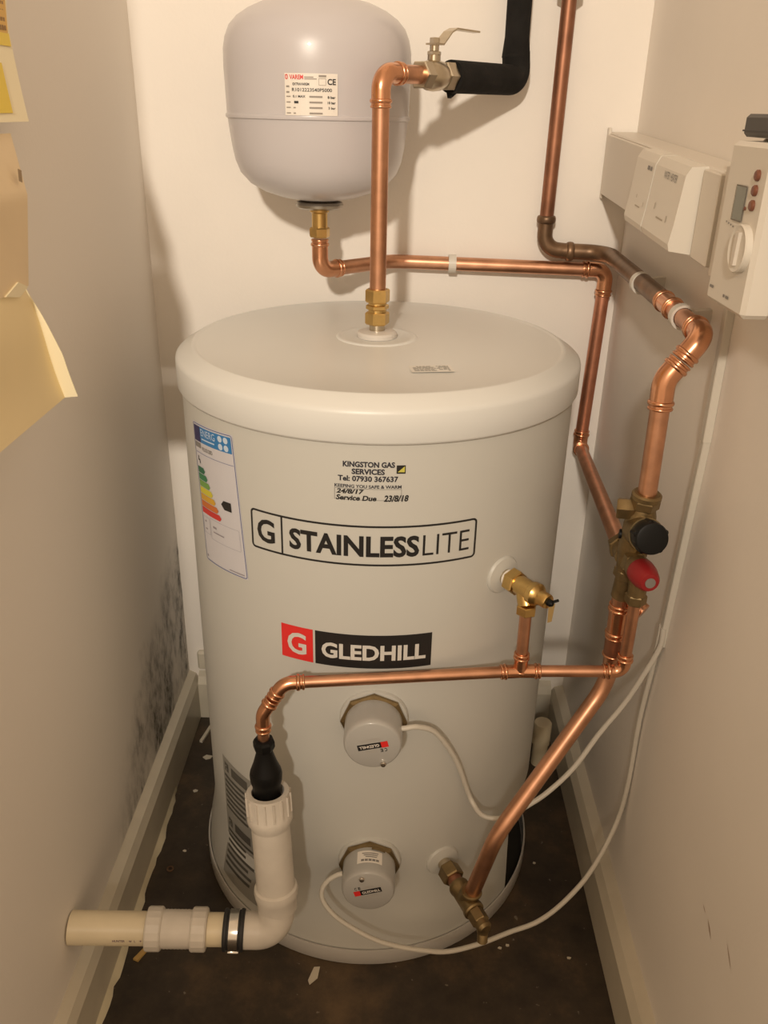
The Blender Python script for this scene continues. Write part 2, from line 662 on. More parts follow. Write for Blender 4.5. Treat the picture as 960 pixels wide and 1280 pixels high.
# casing with the cut-out low on its right side
SEG, ROWS = 192, 24
zr = [0.028 + (0.846 - 0.028) * i / ROWS for i in range(ROWS + 1)]
vs, fs = [], []
for z in zr:
    for k in range(SEG):
        t = 2 * PI * k / SEG
        q_ = flare_k(z)
        r = RC + 0.0072 * q_
        vs.append(V(TCX * q_ + r * math.sin(t), TCY * q_ - r * math.cos(t), z))
T0, T1 = 0.985, 1.72
for i in range(ROWS):
    for k in range(SEG):
        t = 2 * PI * (k + 0.5) / SEG
        zt = 0.198 if t < 1.2 else 0.21
        zmid = (zr[i] + zr[i + 1]) / 2
        if T0 < t < T1 and zmid < zt:
            continue
        k2 = (k + 1) % SEG
        fs.append((i * SEG + k, i * SEG + k2, (i + 1) * SEG + k2, (i + 1) * SEG + k))
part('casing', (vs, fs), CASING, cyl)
part('inner_core', lathe([(0.252, 0.006), (0.252, 0.80), (0.0, 0.80)], (0, 0, 0), seg=96), DARKIN, cyl)
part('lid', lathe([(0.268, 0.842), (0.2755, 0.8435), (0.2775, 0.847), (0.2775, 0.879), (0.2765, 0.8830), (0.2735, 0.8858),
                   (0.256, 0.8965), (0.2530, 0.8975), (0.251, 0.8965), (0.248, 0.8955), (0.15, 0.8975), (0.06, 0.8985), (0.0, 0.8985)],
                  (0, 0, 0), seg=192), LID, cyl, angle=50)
part('base_tray', lathe([(0.0, 0.0005), (0.281, 0.0005), (0.2835, 0.004), (0.2835, 0.029), (0.2825, 0.032), (0.2805, 0.032),
                         (0.2795, 0.029), (0.2795, 0.005), (0.0, 0.005)], (TCX, TCY, 0), seg=192), TRAY, cyl, angle=40)
part('tray_well', lathe([(0.279, 0.0055), (0.0, 0.0056)], (TCX, TCY, 0), seg=96), DARKIN, cyl)  # dark disc laid over the tray floor
HX, HY = -0.003, 0.004
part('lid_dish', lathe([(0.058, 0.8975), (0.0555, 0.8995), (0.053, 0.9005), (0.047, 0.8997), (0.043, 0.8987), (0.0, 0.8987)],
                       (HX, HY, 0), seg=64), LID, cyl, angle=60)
part('outlet_collar', lathe([(0.028, 0.899), (0.028, 0.9035), (0.026, 0.906), (0.019, 0.908), (0.0, 0.908)],
                            (HX, HY, 0), seg=48), PLAST, cyl)


def boss(theta, z, r):
    n = V(math.sin(theta), -math.cos(theta), 0)
    o = V(RC * n.x, RC * n.y, z) - n * 0.003
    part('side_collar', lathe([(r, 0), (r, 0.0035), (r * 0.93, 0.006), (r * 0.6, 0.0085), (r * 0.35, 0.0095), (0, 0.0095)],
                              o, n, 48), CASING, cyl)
    return n


boss(0.671, 0.647, 0.026)
boss(0.4323, 0.1776, 0.026)

# ---- artwork straight on the casing
p = part('brand_frame', oncyl(join(border2d(-0.1574, 0.1338, 0.6865, 0.7405, 0.006, 0.0026, 30),
                                   rect2d(-0.1124, -0.1100, 0.6875, 0.7395)), 0.0006), INK, cyl, False,
         label='black outlined frame of the upper brand mark')
for tx in (text2d('G', -0.1478, -0.1215, 0.6975, 0.7295, 0.022), text2d('STAINLESS', -0.1010, 0.0592, 0.6985, 0.7270, 0.032),
           text2d('LITE', 0.0635, 0.1240, 0.6990, 0.7265, -0.008)):
    part('lettering', oncyl(tx, 0.0006), INK, p, False)
p = part('brand_badge', oncyl(rect2d(-0.0692, 0.0812, 0.5368, 0.5870, 20), 0.0004), INK, cyl, False,
         label='black panel of the lower brand badge')
part('lettering', oncyl(text2d('GLEDHILL', -0.0606, 0.0735, 0.5490, 0.5725, 0.034), 0.0010), STICK, p, False)
p = part('brand_badge', oncyl(rect2d(-0.1168, -0.0722, 0.5368, 0.5870, 8), 0.0004), INKR, cyl, False,
         label='red square of the lower brand badge')
part('lettering', oncyl(text2d('G', -0.1080, -0.0812, 0.5455, 0.5780, 0.022), 0.0010), STICK, p, False)

# ---- installer's service sticker
p = part('service_sticker', oncyl(border2d(-0.0428, 0.0356, 0.7735, 0.7880, 0.0004, 0.0005, 12), 0.0006), INKG, cyl, False,
         label='clear service sticker of the gas installer')
for tx in (text2d('KINGSTON GAS', -0.0328, 0.0270, 0.8148, 0.8218, 0.036), text2d('SERVICES', -0.0225, 0.0155, 0.8060, 0.8130, 0.036),
           text2d('Tel: 07930 367637', -0.0385, 0.0312, 0.7970, 0.8042, 0.030), text2d('KEEPING YOU SAFE & WARM', -0.0425, 0.0352, 0.7888, 0.7930, 0.022)):
    part('lettering', oncyl(tx, 0.0006), mat('print_navy', (0.018, 0.018, 0.03), 0.45), p, False)
for tx in (text2d('24/8/17', -0.0405, -0.0080, 0.7812, 0.7872, 0.034, 0.2), text2d('Service Due', -0.0410, 0.0065, 0.7728, 0.7795, 0.034, 0.2),
           text2d('23/8/18', 0.0150, 0.0440, 0.7722, 0.7805, 0.034, 0.2)):
    part('handwriting', oncyl(tx, 0.0007), INK, p, False)
q = part('register_mark', oncyl(rect2d(0.0290, 0.0394, 0.8075, 0.8178), 0.0006), INK, cyl, False,
         label='small black and gold triangle logo')
part('triangle', oncyl(([(0.0302, 0.8095), (0.0384, 0.8095), (0.0384, 0.8168)], [(0, 1, 2)]), 0.0009), GASG, q, False)

# ---- energy rating label, stuck on at a slight tilt
ec = (-0.2240, 0.7265)
EW, EH = 0.0985, 0.1955
tilt = 0.075


def en(m, off, mt, name, par, label=None):
    return part(name, oncyl(rot2d(m, tilt, ec), off), mt, par, False, label=label)


x0, x1 = ec[0] - EW / 2, ec[0] + EW / 2
z0, z1 = ec[1] - EH / 2, ec[1] + EH / 2
el = en(rect2d(x0, x1, z0, z1, 16), 0.0004, LABELW, 'energy_label', cyl, 'energy rating label with green to red bars')
en(join(border2d(x0 + 0.001, x1 - 0.001, z0 + 0.001, z1 - 0.001, 0.004, 0.0011, 14),
        rect2d(x0 + 0.004, x1 - 0.003, z1 - 0.0405, z1 - 0.0399, 10)), 0.0009, LINE, 'border', el)
en(rect2d(x0 + 0.0035, x0 + 0.023, z1 - 0.025, z1 - 0.004, 4), 0.0009, NAVY, 'header_flag', el)
hd = en(rect2d(x0 + 0.023, x1 - 0.004, z1 - 0.025, z1 - 0.004, 10), 0.0009, BLUE, 'header', el)
dots = []
for i in (0, 1):
    for j in (0, 1):
        c0 = (x1 - 0.0255 + 0.0115 * i, z1 - 0.0095 - 0.010 * j)
        dots.append(([(c0[0] + 0.0046 * math.cos(2 * PI * k / 14), c0[1] + 0.0042 * math.sin(2 * PI * k / 14)) for k in range(14)],
                     [tuple(range(14))]))
en(join(text2d('ENERG', x0 + 0.026, x0 + 0.062, z1 - 0.0150, z1 - 0.006, 0.0), rect2d(x0 + 0.027, x0 + 0.060, z1 - 0.0200, z1 - 0.0183, 3),
        *dots), 0.0013, mat('energy_lettering', (0.55, 0.66, 0.80), 0.4), 'lettering', el)
en(join(rect2d(x0 + 0.0035, x0 + 0.021, z1 - 0.0335, z1 - 0.0265, 3), text2d('PLUS120D', x0 + 0.025, x0 + 0.052, z1 - 0.0355, z1 - 0.030, 0.02)),
   0.0009, INKG, 'model_line', el)
# tap symbol
en(join(rect2d(x0 + 0.008, x0 + 0.0135, z1 - 0.0515, z1 - 0.0495), rect2d(x0 + 0.0085, x0 + 0.0105, z1 - 0.0495, z1 - 0.045),
        rect2d(x0 + 0.0120, x0 + 0.0140, z1 - 0.0555, z1 - 0.0515)), 0.0009, INK, 'tap_symbol', el)
barcol = [(0.02, 0.14, 0.075), (0.03, 0.20, 0.085), (0.16, 0.34, 0.07), (0.62, 0.56, 0.04), (0.62, 0.36, 0.03), (0.58, 0.16, 0.03), (0.58, 0.035, 0.03)]
for i, bc in enumerate(barcol):
    zt = z1 - 0.060 - i * 0.0094
    xl_ = x0 + 0.0045
    xr_ = xl_ + 0.0210 + i * 0.0052
    poly = join(rect2d(xl_, xr_ - 0.004, zt - 0.0084, zt, 8), ([(xr_ - 0.004, zt), (xr_, zt - 0.0042), (xr_ - 0.004, zt - 0.0084)], [(2, 1, 0)]))
    en(poly, 0.0010, mat('energy_bar_%d' % i, bc, 0.4), 'rating_bar', el)
xa = x0 + 0.060
ar = en(([(xa, z1 - 0.0985), (xa + 0.006, z1 - 0.0925), (xa + 0.021, z1 - 0.0925), (xa + 0.021, z1 - 0.1050), (xa + 0.006, z1 - 0.1050)],
         [(4, 3, 2, 1, 0)]), 0.0010, INK, 'rating_arrow', el)
en(join(border2d(x0 + 0.004, x0 + 0.023, z0 + 0.042, z0 + 0.066, 0.002, 0.0006, 5),
        border2d(x0 + 0.025, x1 - 0.007, z0 + 0.038, z0 + 0.068, 0.002, 0.0006, 8)), 0.0009,
   mat('energy_grey', (0.40, 0.40, 0.46), 0.5), 'value_boxes', el)
en(join(rect2d(x0 + 0.032, x0 + 0.041, z0 + 0.0555, z0 + 0.0585), rect2d(x0 + 0.032, x0 + 0.058, z0 + 0.049, z0 + 0.0508, 2),
        rect2d(x0 + 0.009, x0 + 0.013, z0 + 0.058, z0 + 0.0605), rect2d(x0 + 0.009, x0 + 0.015, z0 + 0.0475, z0 + 0.0495),
        rect2d(x1 - 0.036, x1 - 0.006, z0 + 0.0045, z0 + 0.006, 3), rect2d(x0 + 0.005, x0 + 0.008, z0 + 0.006, z0 + 0.0095)),
   0.0009, mat('energy_small', (0.30, 0.27, 0.30), 0.5), 'small_print', el)

# ---- grey data plate low on the left
dp = part('data_plate', oncyl(grid2d(-0.266, -0.166, 0.050, 0.284, 14, 24), 0.0004), PLATE, cyl, False, label='tall grey data plate of small print')
lines = []
for zb, blk in ((0.281, 0), (0.168, 1)):
    lines.append(rect2d(-0.259, -0.247, zb - 0.022, zb - 0.006, 2))
    lines.append(rect2d(-0.238, -0.196, zb - 0.022, zb - 0.005, 6))
    for i in range(7):
        z = zb - 0.030 - i * 0.0105
        w = random.uniform(0.05, 0.088)
        lines.append(rect2d(-0.261, -0.261 + w, z - 0.0052, z, 8))
part('print_blocks', oncyl(join(*lines), 0.0008), PLATED, dp, False)
for zg in (0.262, 0.149):
    part('badge_glyph', oncyl(text2d('G', -0.2565, -0.2495, zg, zg + 0.010, 0.02), 0.0012), PLATE, dp, False)
# ---- small sticker on the lid
ls = part('lid_sticker', onplane(rot2d(rect2d(-0.0265, 0.0265, -0.015, 0.015), 0.16, (0, 0)), (0.0685, -0.150, 0.8978),
                                 (1, 0, 0), (0, 1, 0), (0, 0, 1), 0.0002), STICKC, cyl, False, label='small dusty sticker of grey print')
blk = []
for i in range(5):
    k = -0.0225
    while k < 0.021:
        w = random.uniform(0.002, 0.007)
        if random.random() < 0.9:
            blk.append(rect2d(k, min(k + w, 0.0225), 0.0115 - i * 0.0046, 0.0083 - i * 0.0046))
        k += w + 0.001
part('print_blocks', onplane(rot2d(join(*blk), 0.16, (0, 0)), (0.0685, -0.150, 0.8978), (1, 0, 0), (0, 1, 0), (0, 0, 1), 0.0005),
     mat('print_faint', (0.44, 0.43, 0.40), 0.5), ls, False)

# ================================================================== IMMERSION HEATERS


def immersion(x, z, roll, scr, label):
    base = V(x, -math.sqrt(RC ** 2 - x * x), z)
    t = thing('immersion_heater', label, 'heater', base, 'immersion heaters on the cylinder front')
    ax = V(0, -1, 0)
    o = base + V(0, 0.006, 0)
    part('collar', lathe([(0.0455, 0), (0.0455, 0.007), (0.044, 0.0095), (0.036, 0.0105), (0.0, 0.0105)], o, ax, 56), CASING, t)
    part('hex_nut', hexnut(o, ax, 0.0440, 0.0105, 0.0165, 0.0012, PI / 2, 8), BRASSD, t, False)
    part('terminal_cap', lathe([(0.0378, 0.0165), (0.0376, 0.050), (0.0372, 0.0555), (0.0355, 0.0592), (0.0335, 0.0602), (0.0, 0.0602)],
                               o, ax, 64), CAPW, t, angle=60)
    f = o + ax * 0.0602

    def art(m, off):
        return onplane(rot2d(m, roll, (0, 0)), f, (1, 0, 0), (0, 0, 1), ax, off)
    b = part('brand_badge', art(rect2d(-0.0110, 0.0195, -0.0040, 0.0048), 0.0003), INK, t, False)
    part('lettering', art(text2d('GLEDHILL', -0.0085, 0.0175, -0.0018, 0.0026, 0.02), 0.0006), STICKV, b, False)
    part('brand_square', art(rect2d(-0.0200, -0.0110, -0.0042, 0.0050), 0.0005), INKR, t, False)
    for ch, xa_ in (('C', -0.0170), ('E', -0.0115)):
        part('letter', art(text2d(ch, xa_, xa_ + 0.0033, 0.0066, 0.0118, 0.02), 0.0003), INK, t, False)
    for ln in (rect2d(-0.004, 0.011, 0.007, 0.0082), rect2d(-0.003, 0.010, 0.0095, 0.0107),
               rect2d(-0.013, 0.013, -0.0082, -0.007), rect2d(-0.011, 0.015, -0.0108, -0.0096)):
        part('print_line', art(ln, 0.0003), mat('print_pale', (0.42, 0.40, 0.37), 0.5), t, False)
    s = f + V(scr[0], 0, scr[1])
    part('screw', lathe([(0.0042, -0.002), (0.0042, 0.0015), (0.0030, 0.0034), (0.0, 0.0040)], s, ax, 18), CHROME, t)
    return t, o


iu, ou = immersion(0.0085, 0.4575, PI + 0.24, (0.014, -0.0285),
                   'upper white immersion heater cap between brand badge and lower heater')
il, ol = immersion(0.0060, 0.1985, 0.30, (-0.009, 0.0245),
                   'lower white immersion heater cap with sticker on its top side')
# white sticker on the lower cap's barrel
vs, fs = [], []
M = 14
for i in range(M + 1):
    t = -0.45 + 0.95 * i / M
    for h in (0.0225, 0.0440):
        vs.append(V(ol.x + 0.0382 * math.sin(t), ol.y - h, ol.z + 0.0382 * math.cos(t)))
for i in range(M):
    fs.append((2 * i, 2 * i + 1, 2 * i + 3, 2 * i + 2))
bs = part('barrel_sticker', (vs, fs), STICKV, il, False)


def onbarrel(m, off):
    out = []
    for s, h in m[0]:
        t = s / 0.0378
        out.append(V(ol.x + (0.0378 + off) * math.sin(t), ol.y - h, ol.z + (0.0378 + off) * math.cos(t)))
    return out, m[1]


part('print_blocks', onbarrel(join(*[rect2d(-0.010 + 0.0025 * i, 0.013 - 0.001 * i, 0.0265 + 0.0032 * i, 0.0279 + 0.0032 * i, 4) for i in range(3)],
                                   *[rect2d(-0.011 + 0.0052 * i, -0.0068 + 0.0052 * i, 0.0375, 0.0410) for i in range(5)]), 0.0008), INKG, bs, False)
vs, fs = [], []
for i in range(9):
    t = 0.08 + 0.50 * i / 8
    for r, h in ((0.0405, 0.0185), (0.0405, 0.0225)):
        vs.append(V(ol.x + r * math.sin(t), ol.y - h, ol.z + r * math.cos(t)))
for i in range(8):
    fs.append((2 * i, 2 * i + 1, 2 * i + 3, 2 * i + 2))
part('cap_clip', (vs, fs), BRASSD, il, False)

# ================================================================== EXPANSION VESSEL
VX, VY = -0.0955, 0.163
ves = thing('expansion_vessel', 'pale blue-grey round expansion vessel hung on the back wall', 'tank', (VX, VY, 1.05))
part('upper_shell', lathe([(0.1285, 1.1745), (0.1290, 1.20), (0.1300, 1.235), (0.1295, 1.255), (0.1265, 1.270), (0.1205, 1.2835),
                           (0.110, 1.2945), (0.095, 1.3040), (0.075, 1.3125), (0.050, 1.3185), (0.025, 1.3215), (0.0, 1.3220)],
                          (VX, VY, 0), seg=96), VESSEL, ves, angle=60)
part('lower_shell', lathe([(0.0, 1.0610), (0.028, 1.0615), (0.055, 1.0660), (0.080, 1.0740), (0.100, 1.0850), (0.1130, 1.0990), (0.1195, 1.115),
                           (0.1235, 1.135), (0.1260, 1.155), (0.1280, 1.1715)], (VX, VY, 0), seg=96), VESSEL, ves, angle=60)
part('weld_seam', lathe([(0.1270, 1.1690), (0.1300, 1.1705), (0.1306, 1.1730), (0.1300, 1.1755), (0.1270, 1.1765)], (VX, VY, 0), seg=96), VESSEL, ves)
part('neck_plate', lathe([(0.024, 1.062), (0.0335, 1.0590), (0.0355, 1.0555), (0.0345, 1.0520), (0.030, 1.0495), (0.0, 1.0495)],
                         (VX, VY, 0), seg=56), DISC, ves)
part('air_cap', lathe([(0.0280, 1.3190), (0.0285, 1.3200), (0.0280, 1.3400), (0.025, 1.3430), (0.0, 1.3430)], (VX, VY, 0), seg=40), BLACK, ves)
VR = 0.1295


def onves(m, off):
    return oncyl(m, off, VR, (VX, VY))


vl = part('vessel_label', onves(rect2d(-0.031, 0.0365, 1.1755, 1.2240, 10), 0.0012), STICKV, ves, False, label='white printed rating label')
part('brand_lettering', onves(join(text2d('VAREM', -0.0245, -0.0070, 1.2170, 1.2222, 0.018),
                                   border2d(-0.0300, -0.0268, 1.2170, 1.2226, 0.0012, 0.0009, 2)), 0.0018), INKR, vl, False)
for tx in (text2d('R1012223S40P5000', -0.0215, 0.0290, 1.2032, 1.2072, 0.01),
                             text2d('CE', 0.0235, 0.0340, 1.2112, 1.2182, 0.025),
                             text2d('EXTRAVAREM', -0.0205, 0.0005, 1.2102, 1.2132, 0.02),
                             text2d('0.1 MAX', -0.0205, -0.0045, 1.1962, 1.1990, 0.02),
                             text2d('8 bar', 0.0235, 0.0335, 1.1955, 1.1985, 0.03),
                             text2d('10 bar', 0.0235, 0.0335, 1.1892, 1.1922, 0.03),
                             text2d('3 bar', 0.0245, 0.0335, 1.1832, 1.1860, 0.02),
                             rect2d(-0.019, -0.0135, 1.1895, 1.1922)):
    part('lettering', onves(tx, 0.0018), INK, vl, False)
rows = []
for i, z in enumerate((1.1980, 1.1915, 1.1852, 1.1788)):
    rows.append(rect2d(0.0005, 0.0170, z - 0.0016, z + 0.0004, 2))
    rows.append(rect2d(-0.0290, -0.0235, z - 0.0012, z))
    rows.append(rect2d(-0.0290 + 0.0, -0.0250, z + 0.0100, z + 0.0118) if i < 2 else rect2d(-0.0200, -0.0170, z - 0.0014, z))
rows += [rect2d(-0.0055, 0.0100, 1.2172, 1.2182, 2), rect2d(-0.0055, 0.0060, 1.2192, 1.2202, 2), rect2d(0.0125, 0.0220, 1.2200, 1.2222, 2),
         border2d(0.0125, 0.0215, 1.2105, 1.2185, 0.0003, 0.0004, 2)]
part('small_print', onves(join(*rows), 0.0018), mat('print_mid', (0.30, 0.27, 0.24), 0.5), vl, False)

# ================================================================== COPPER: HOT OUTLET RISER
R22, R15 = 0.011, 0.0076
E0 = V(HX, HY, 1.2255)           # riser elbow
E1 = V(0.193, 0.262, 1.2280)     # where the lagged pipe turns up the wall
du = (E1 - E0).normalized()
rp = thing('hot_outlet_pipe', 'vertical bright copper riser with brass coupling on cylinder lid', 'pipe', (HX, HY, 0.906))
part('threaded_stub', lathe([(0.011, 0.906), (0.011, 0.918)], (HX, HY, 0), seg=24), NICKEL, rp)
part('compression_nut', hexnut((HX, HY, 0), (0, 0, 1), 0.0170, 0.9160, 0.9330, 0.002, 0.2), BRASS, rp, False)
part('compression_body', join(lathe([(0.0125, 0.932), (0.0125, 0.947)], (HX, HY, 0), seg=24),
                              hexnut((HX, HY, 0), (0, 0, 1), 0.0160, 0.9365, 0.9430, 0.001, 0.2)), BRASS, rp, False)
part('compression_nut', hexnut((HX, HY, 0), (0, 0, 1), 0.0170, 0.9460, 0.9640, 0.002, 0.2), BRASS, rp, False)
part('riser', sweep([V(HX, HY, 0.95), V(HX, HY, 1.19)], R22, 28), COPPER, rp)
part('elbow', fitting([V(HX, HY, 1.186), E0, E0 + du * 0.040], R22, 0.021), COPPERF, rp)
part('stub', sweep([E0 + du * 0.03, E0 + du * 0.085], R22, 28), COPPER, rp)

# ball valve
bv = thing('ball_valve', 'nickel lever ball valve between copper elbow and black lagged pipe', 'valve', tuple(E0 + du * 0.095))
o = E0 + du * 0.078
part('valve_body', join(hexnut(o, du, 0.0180, 0.0, 0.0180, 0.0015, 0.0), lathe([(0.0150, 0.016), (0.0180, 0.022), (0.0190, 0.032), (0.0180, 0.044), (0.0150, 0.052)], o, du, 32),
                        hexnut(o, du, 0.0190, 0.0500, 0.0700, 0.0015, 0.0)), NICKEL, bv, angle=25)
st = o + du * 0.032
part('stem', join(lathe([(0.0085, 0.014), (0.0085, 0.024), (0.0060, 0.026), (0.0060, 0.036)], st, (0, 0, 1), 20),
                  hexnut(st, (0, 0, 1), 0.0095, 0.0235, 0.0285, 0.0008)), NICKEL, bv)
part('stem_nut', hexnut(st, (0, 0, 1), 0.0068, 0.0370, 0.0440, 0.0008), NICKEL, bv, False)
sd = V(-du.y, du.x, 0).normalized()
prof = [(-0.008, 0.0355), (0.010, 0.0355), (0.030, 0.0510), (0.042, 0.0555), (0.098, 0.0550)]
vs = []
for k, (a, h) in enumerate(prof):
    w = (0.0085, 0.0085, 0.0075, 0.0070, 0.0060)[k]
    for (sw, dh) in ((-w, 0), (w, 0), (w, 0.0022), (-w, 0.0022)):
        vs.append(st + du * a + sd * sw + V(0, 0, h + dh))
fs = [(0, 1, 2, 3), tuple(reversed([16, 17, 18, 19]))]
for i in range(4):
    for k in range(4):
        fs.append((4 * i + k, 4 * i + 4 + k, 4 * i + 4 + (k + 1) % 4, 4 * i + (k + 1) % 4))
part('lever', (vs, fs), NICKEL, bv, False)

# lagged pipe
lp = thing('lagged_pipe', 'pipe in thick black foam lagging turning up the back wall', 'pipe', tuple(E1))
s0 = E0 + du * 0.150
part('foam_sleeve', sweep(fillet([s0, E1, V(0.1895, 0.262, 1.265)], 0.030, 12), 0.0205, 32), FOAM, lp)
part('foam_sleeve', sweep([V(0.1897, 0.262, 1.258), V(0.1893, 0.262, 1.285), V(0.188, 0.262, 1.56)], [0.0210, 0.0180, 0.0185], 32), FOAM, lp)
part('copper_end', sweep([s0 - du * 0.001, s0 + du * 0.02], R22, 24), COPPER, lp)
part('sleeve_tail', prism([s0 + V(0, 0, -0.018), s0 + du * 0.02 + V(0, 0, -0.019), s0 + du * 0.004 + V(0, 0, -0.0265)], sd * 0.006), FOAM, lp, False)

# ================================================================== EXPANSION LINE
xp = thing('expansion_pipe', 'copper pipe from vessel along back wall and down beside cylinder', 'pipe', (VX, VY, 0.96))
part('brass_tail', join(lathe([(0.0145, 1.050), (0.0145, 1.045), (0.0118, 1.043), (0.0118, 1.022)], (VX, VY, 0), seg=28)), BRASS, xp)
part('union_nut', hexnut((VX, VY, 0), (0, 0, 1), 0.0155, 1.0085, 1.0230, 0.002), BRASS, xp, False)
W0 = V(VX, VY, 0.9595)
W1 = V(0.012, 0.2765, 0.9585)
W2 = V(0.3675, 0.2765, 0.9525)
W3 = V(0.3585, 0.2700, 0.6450)
W4 = V(0.316, -0.212, 0.690)
da = (W1 - W0).normalized()
part('elbow', fitting([V(VX, VY, 1.006), W0, W0 + da * 0.042], R22, 0.020), COPPERF, xp)
part('wall_run', sweep(fillet([W0 + da * 0.03, W1, W2 + V(-0.032, 0, 0)], 0.05, 8), R22, 26), COPPER, xp)
part('elbow', fitting([W2 + V(-0.040, 0, 0.0005), W2, W2 + V(-0.001, 0, -0.042)], R22, 0.018), COPPERF, xp)
part('drop', sweep([W2 + V(-0.0008, 0, -0.034), W3 + V(0.0008, 0, 0.03)], R22, 26), mat('copper_drop', (0.60, 0.28, 0.18), 0.4, 1.0, var=0.18, vscale=30), xp)
db = (W4 - W3).normalized()
part('elbow', fitting([W3 + V(0.0006, 0, 0.030), W3, W3 + db * 0.030], R22, 0.016), COPPERF, xp)
part('branch', sweep([W3 + db * 0.022, W4], R22, 26), COPPER, xp)

# ================================================================== COLD SUPPLY
cs = thing('cold_supply_pipe', 'old dark copper pipe dropping down wall then along right wall', 'pipe', (0.262, 0.272, 0.985))
K0 = V(0.2595, 0.272, 0.985)
part('old_drop', sweep([V(0.2640, 0.272, 1.55), V(0.2595, 0.272, 1.012)], R22, 26), COPPERO, cs)
part('elbow', fitting([V(0.2597, 0.272, 1.034), K0, K0 + V(0.047, 0, -0.004)], R22, 0.026, bead=False), BRONZE, cs)
part('elbow_socket', ring(V(0.2597, 0.272, 1.030), (0, 0, 1), 0.0128, 0.006, 0.0026), BRONZE, cs)
part('elbow_socket', ring(K0 + V(0.043, 0, -0.0037), (1, 0, 0), 0.0128, 0.006, 0.0026), BRONZE, cs)
K1 = V(0.3640, 0.270, 0.9805)
K2 = V(0.3610, -0.085, 0.973)
part('old_bend', sweep(fillet([K0 + V(0.03, 0, -0.003), K1, K2], 0.060, 14), 0.0124, 26), BRONZE, cs)
K3 = V(0.3600, -0.243, 0.9690)
K4 = V(0.3240, -0.246, 0.9190)
K5 = V(0.3230, -0.2560, 0.7700)
dd = (K3 - K2).normalized()
part('coupling', fitting([K2 - dd * 0.012, K2 + dd * 0.020, K2 + dd * 0.042], R22, 0.0), COPPERF, cs)
part('link', sweep([K2 + dd * 0.03, K3 - dd * 0.02], R22, 26), COPPER, cs)
dk = (K4 - K3).normalized()
part('elbow', fitting([K3 - dd * 0.036, K3, K3 + dk * 0.034], R22 + 0.0008, 0.021), COPPERF, cs)
dv = (K5 - K4).normalized()
part('elbow', fitting([K4 - dk * 0.026, K4, K4 + dv * 0.034], R22 + 0.0008, 0.028), COPPERF, cs)
part('valve_feed', sweep([K4 + dv * 0.02, K5], R22, 26), COPPER, cs)
part('wall_ferrule', lathe([(0.016, 1.336), (0.019, 1.338), (0.019, 1.358), (0.016, 1.360)], (0.2632, 0.272, 0), seg=6), CLIP, cs, False)

# ================================================================== PIPE CLIPS


def clip(center, axis, to_wall, wall_d, label, r=0.0118):
    """open plastic saddle clip: a C ring round the pipe, on a block fixed to the wall"""
    t = thing('pipe_clip', label, 'pipe clip', tuple(Vector(center) + Vector(to_wall) * wall_d), 'white plastic pipe clips')
    a = Vector(axis).normalized()
    n = Vector(to_wall)
    n = (n - a * n.dot(a)).normalized()
    s = a.cross(n).normalized()
    c = Vector(center)
    vs, fs = [], []
    n_ = 22
    for i in range(n_ + 1):
        an = math.radians(28 + 304 * i / n_)      # opening faces the wall-side gap edge
        d = n * math.cos(an + PI / 9) + s * math.sin(an + PI / 9)
        for rr, h in ((r, -0.0062), (r + 0.0030, -0.0062), (r + 0.0030, 0.0062), (r, 0.0062)):
            vs.append(c + d * rr + a * h)
    for i in range(n_):
        for k in range(4):
            fs.append((4 * i + k, 4 * i + (k + 1) % 4, 4 * i + 4 + (k + 1) % 4, 4 * i + 4 + k))
    fs += [(3, 2, 1, 0), (4 * n_, 4 * n_ + 1, 4 * n_ + 2, 4 * n_ + 3)]
    part('saddle', (vs, fs), CLIP, t, False)
    b0, b1 = r + 0.001, wall_d
    poly = [c + n * b0 + s * 0.008 - a * 0.006, c + n * b0 - s * 0.008 - a * 0.006,
            c + n * b1 - s * 0.010 - a * 0.006, c + n * b1 + s * 0.010 - a * 0.006]
    part('foot', prism(poly, a * 0.012), CLIP, t, False)
    return t


clip((0.1125, 0.2765, 0.9568), (1, 0, 0), (0, 1, 0), 0.0235, 'white clip holding copper pipe on the back wall')
clip((0.3617, 0.040, 0.9740), (0, 1, 0.01), (1, 0, 0), 0.0313, 'white clip on the tarnished pipe under the switch box')
clip((0.3607, -0.158, 0.9708), (0, 1, 0.02), (1, 0, 0), 0.0323, 'white clip on the bright copper pipe below the timer')

# ================================================================== INLET CONTROL VALVE GROUP
iv = thing('inlet_control_valve', 'brass control valve block with black and red caps', 'valve', (0.320, -0.252, 0.64))
vt = V(0.323, -0.256, 0.786)
vb = V(0.317, -0.240, 0.636)
va = (vb - vt).normalized()
L = (vb - vt).length
part('top_union', join(lathe([(0.0150, 0.0), (0.0175, 0.002), (0.0175, 0.007), (0.0150, 0.009)], vt, va, 32),
                       hexnut(vt, va, 0.0175, 0.008, 0.020, 0.0015)), BRASSD, iv)
part('body', join(lathe([(0.0135, 0.018), (0.0170, 0.030), (0.0185, 0.045), (0.0185, 0.075), (0.0165, 0.095), (0.0145, 0.112)], vt, va, 32),
                  hexnut(vt, va, 0.0165, 0.108, 0.122, 0.0015), lathe([(0.0130, 0.120), (0.0130, L)], vt, va, 28)), BRASSD, iv)
sb = vt + va * 0.024
part('side_port', hexnut(sb, (-0.92, 0.25, -0.05), 0.0135, 0.008, 0.030, 0.002), BRASSD, iv)
sb2 = vt + va * 0.062
part('side_plug', lathe([(0.006, 0.012), (0.006, 0.0205)], sb2, (-0.95, 0.2, 0.1), 16), BLACK, iv)
pb = V(W4.x, W4.y, W4.z)
part('branch_socket', join(hexnut(pb, -db, 0.0165, -0.004, 0.012, 0.0015), lathe([(0.0125, -0.03), (0.0125, 0.0)], pb, -db, 24)), BRASSD, iv)
bo = V(0.3200, -0.268, 0.7405)
bax = V(0.02, -0.97, 0.26).normalized()
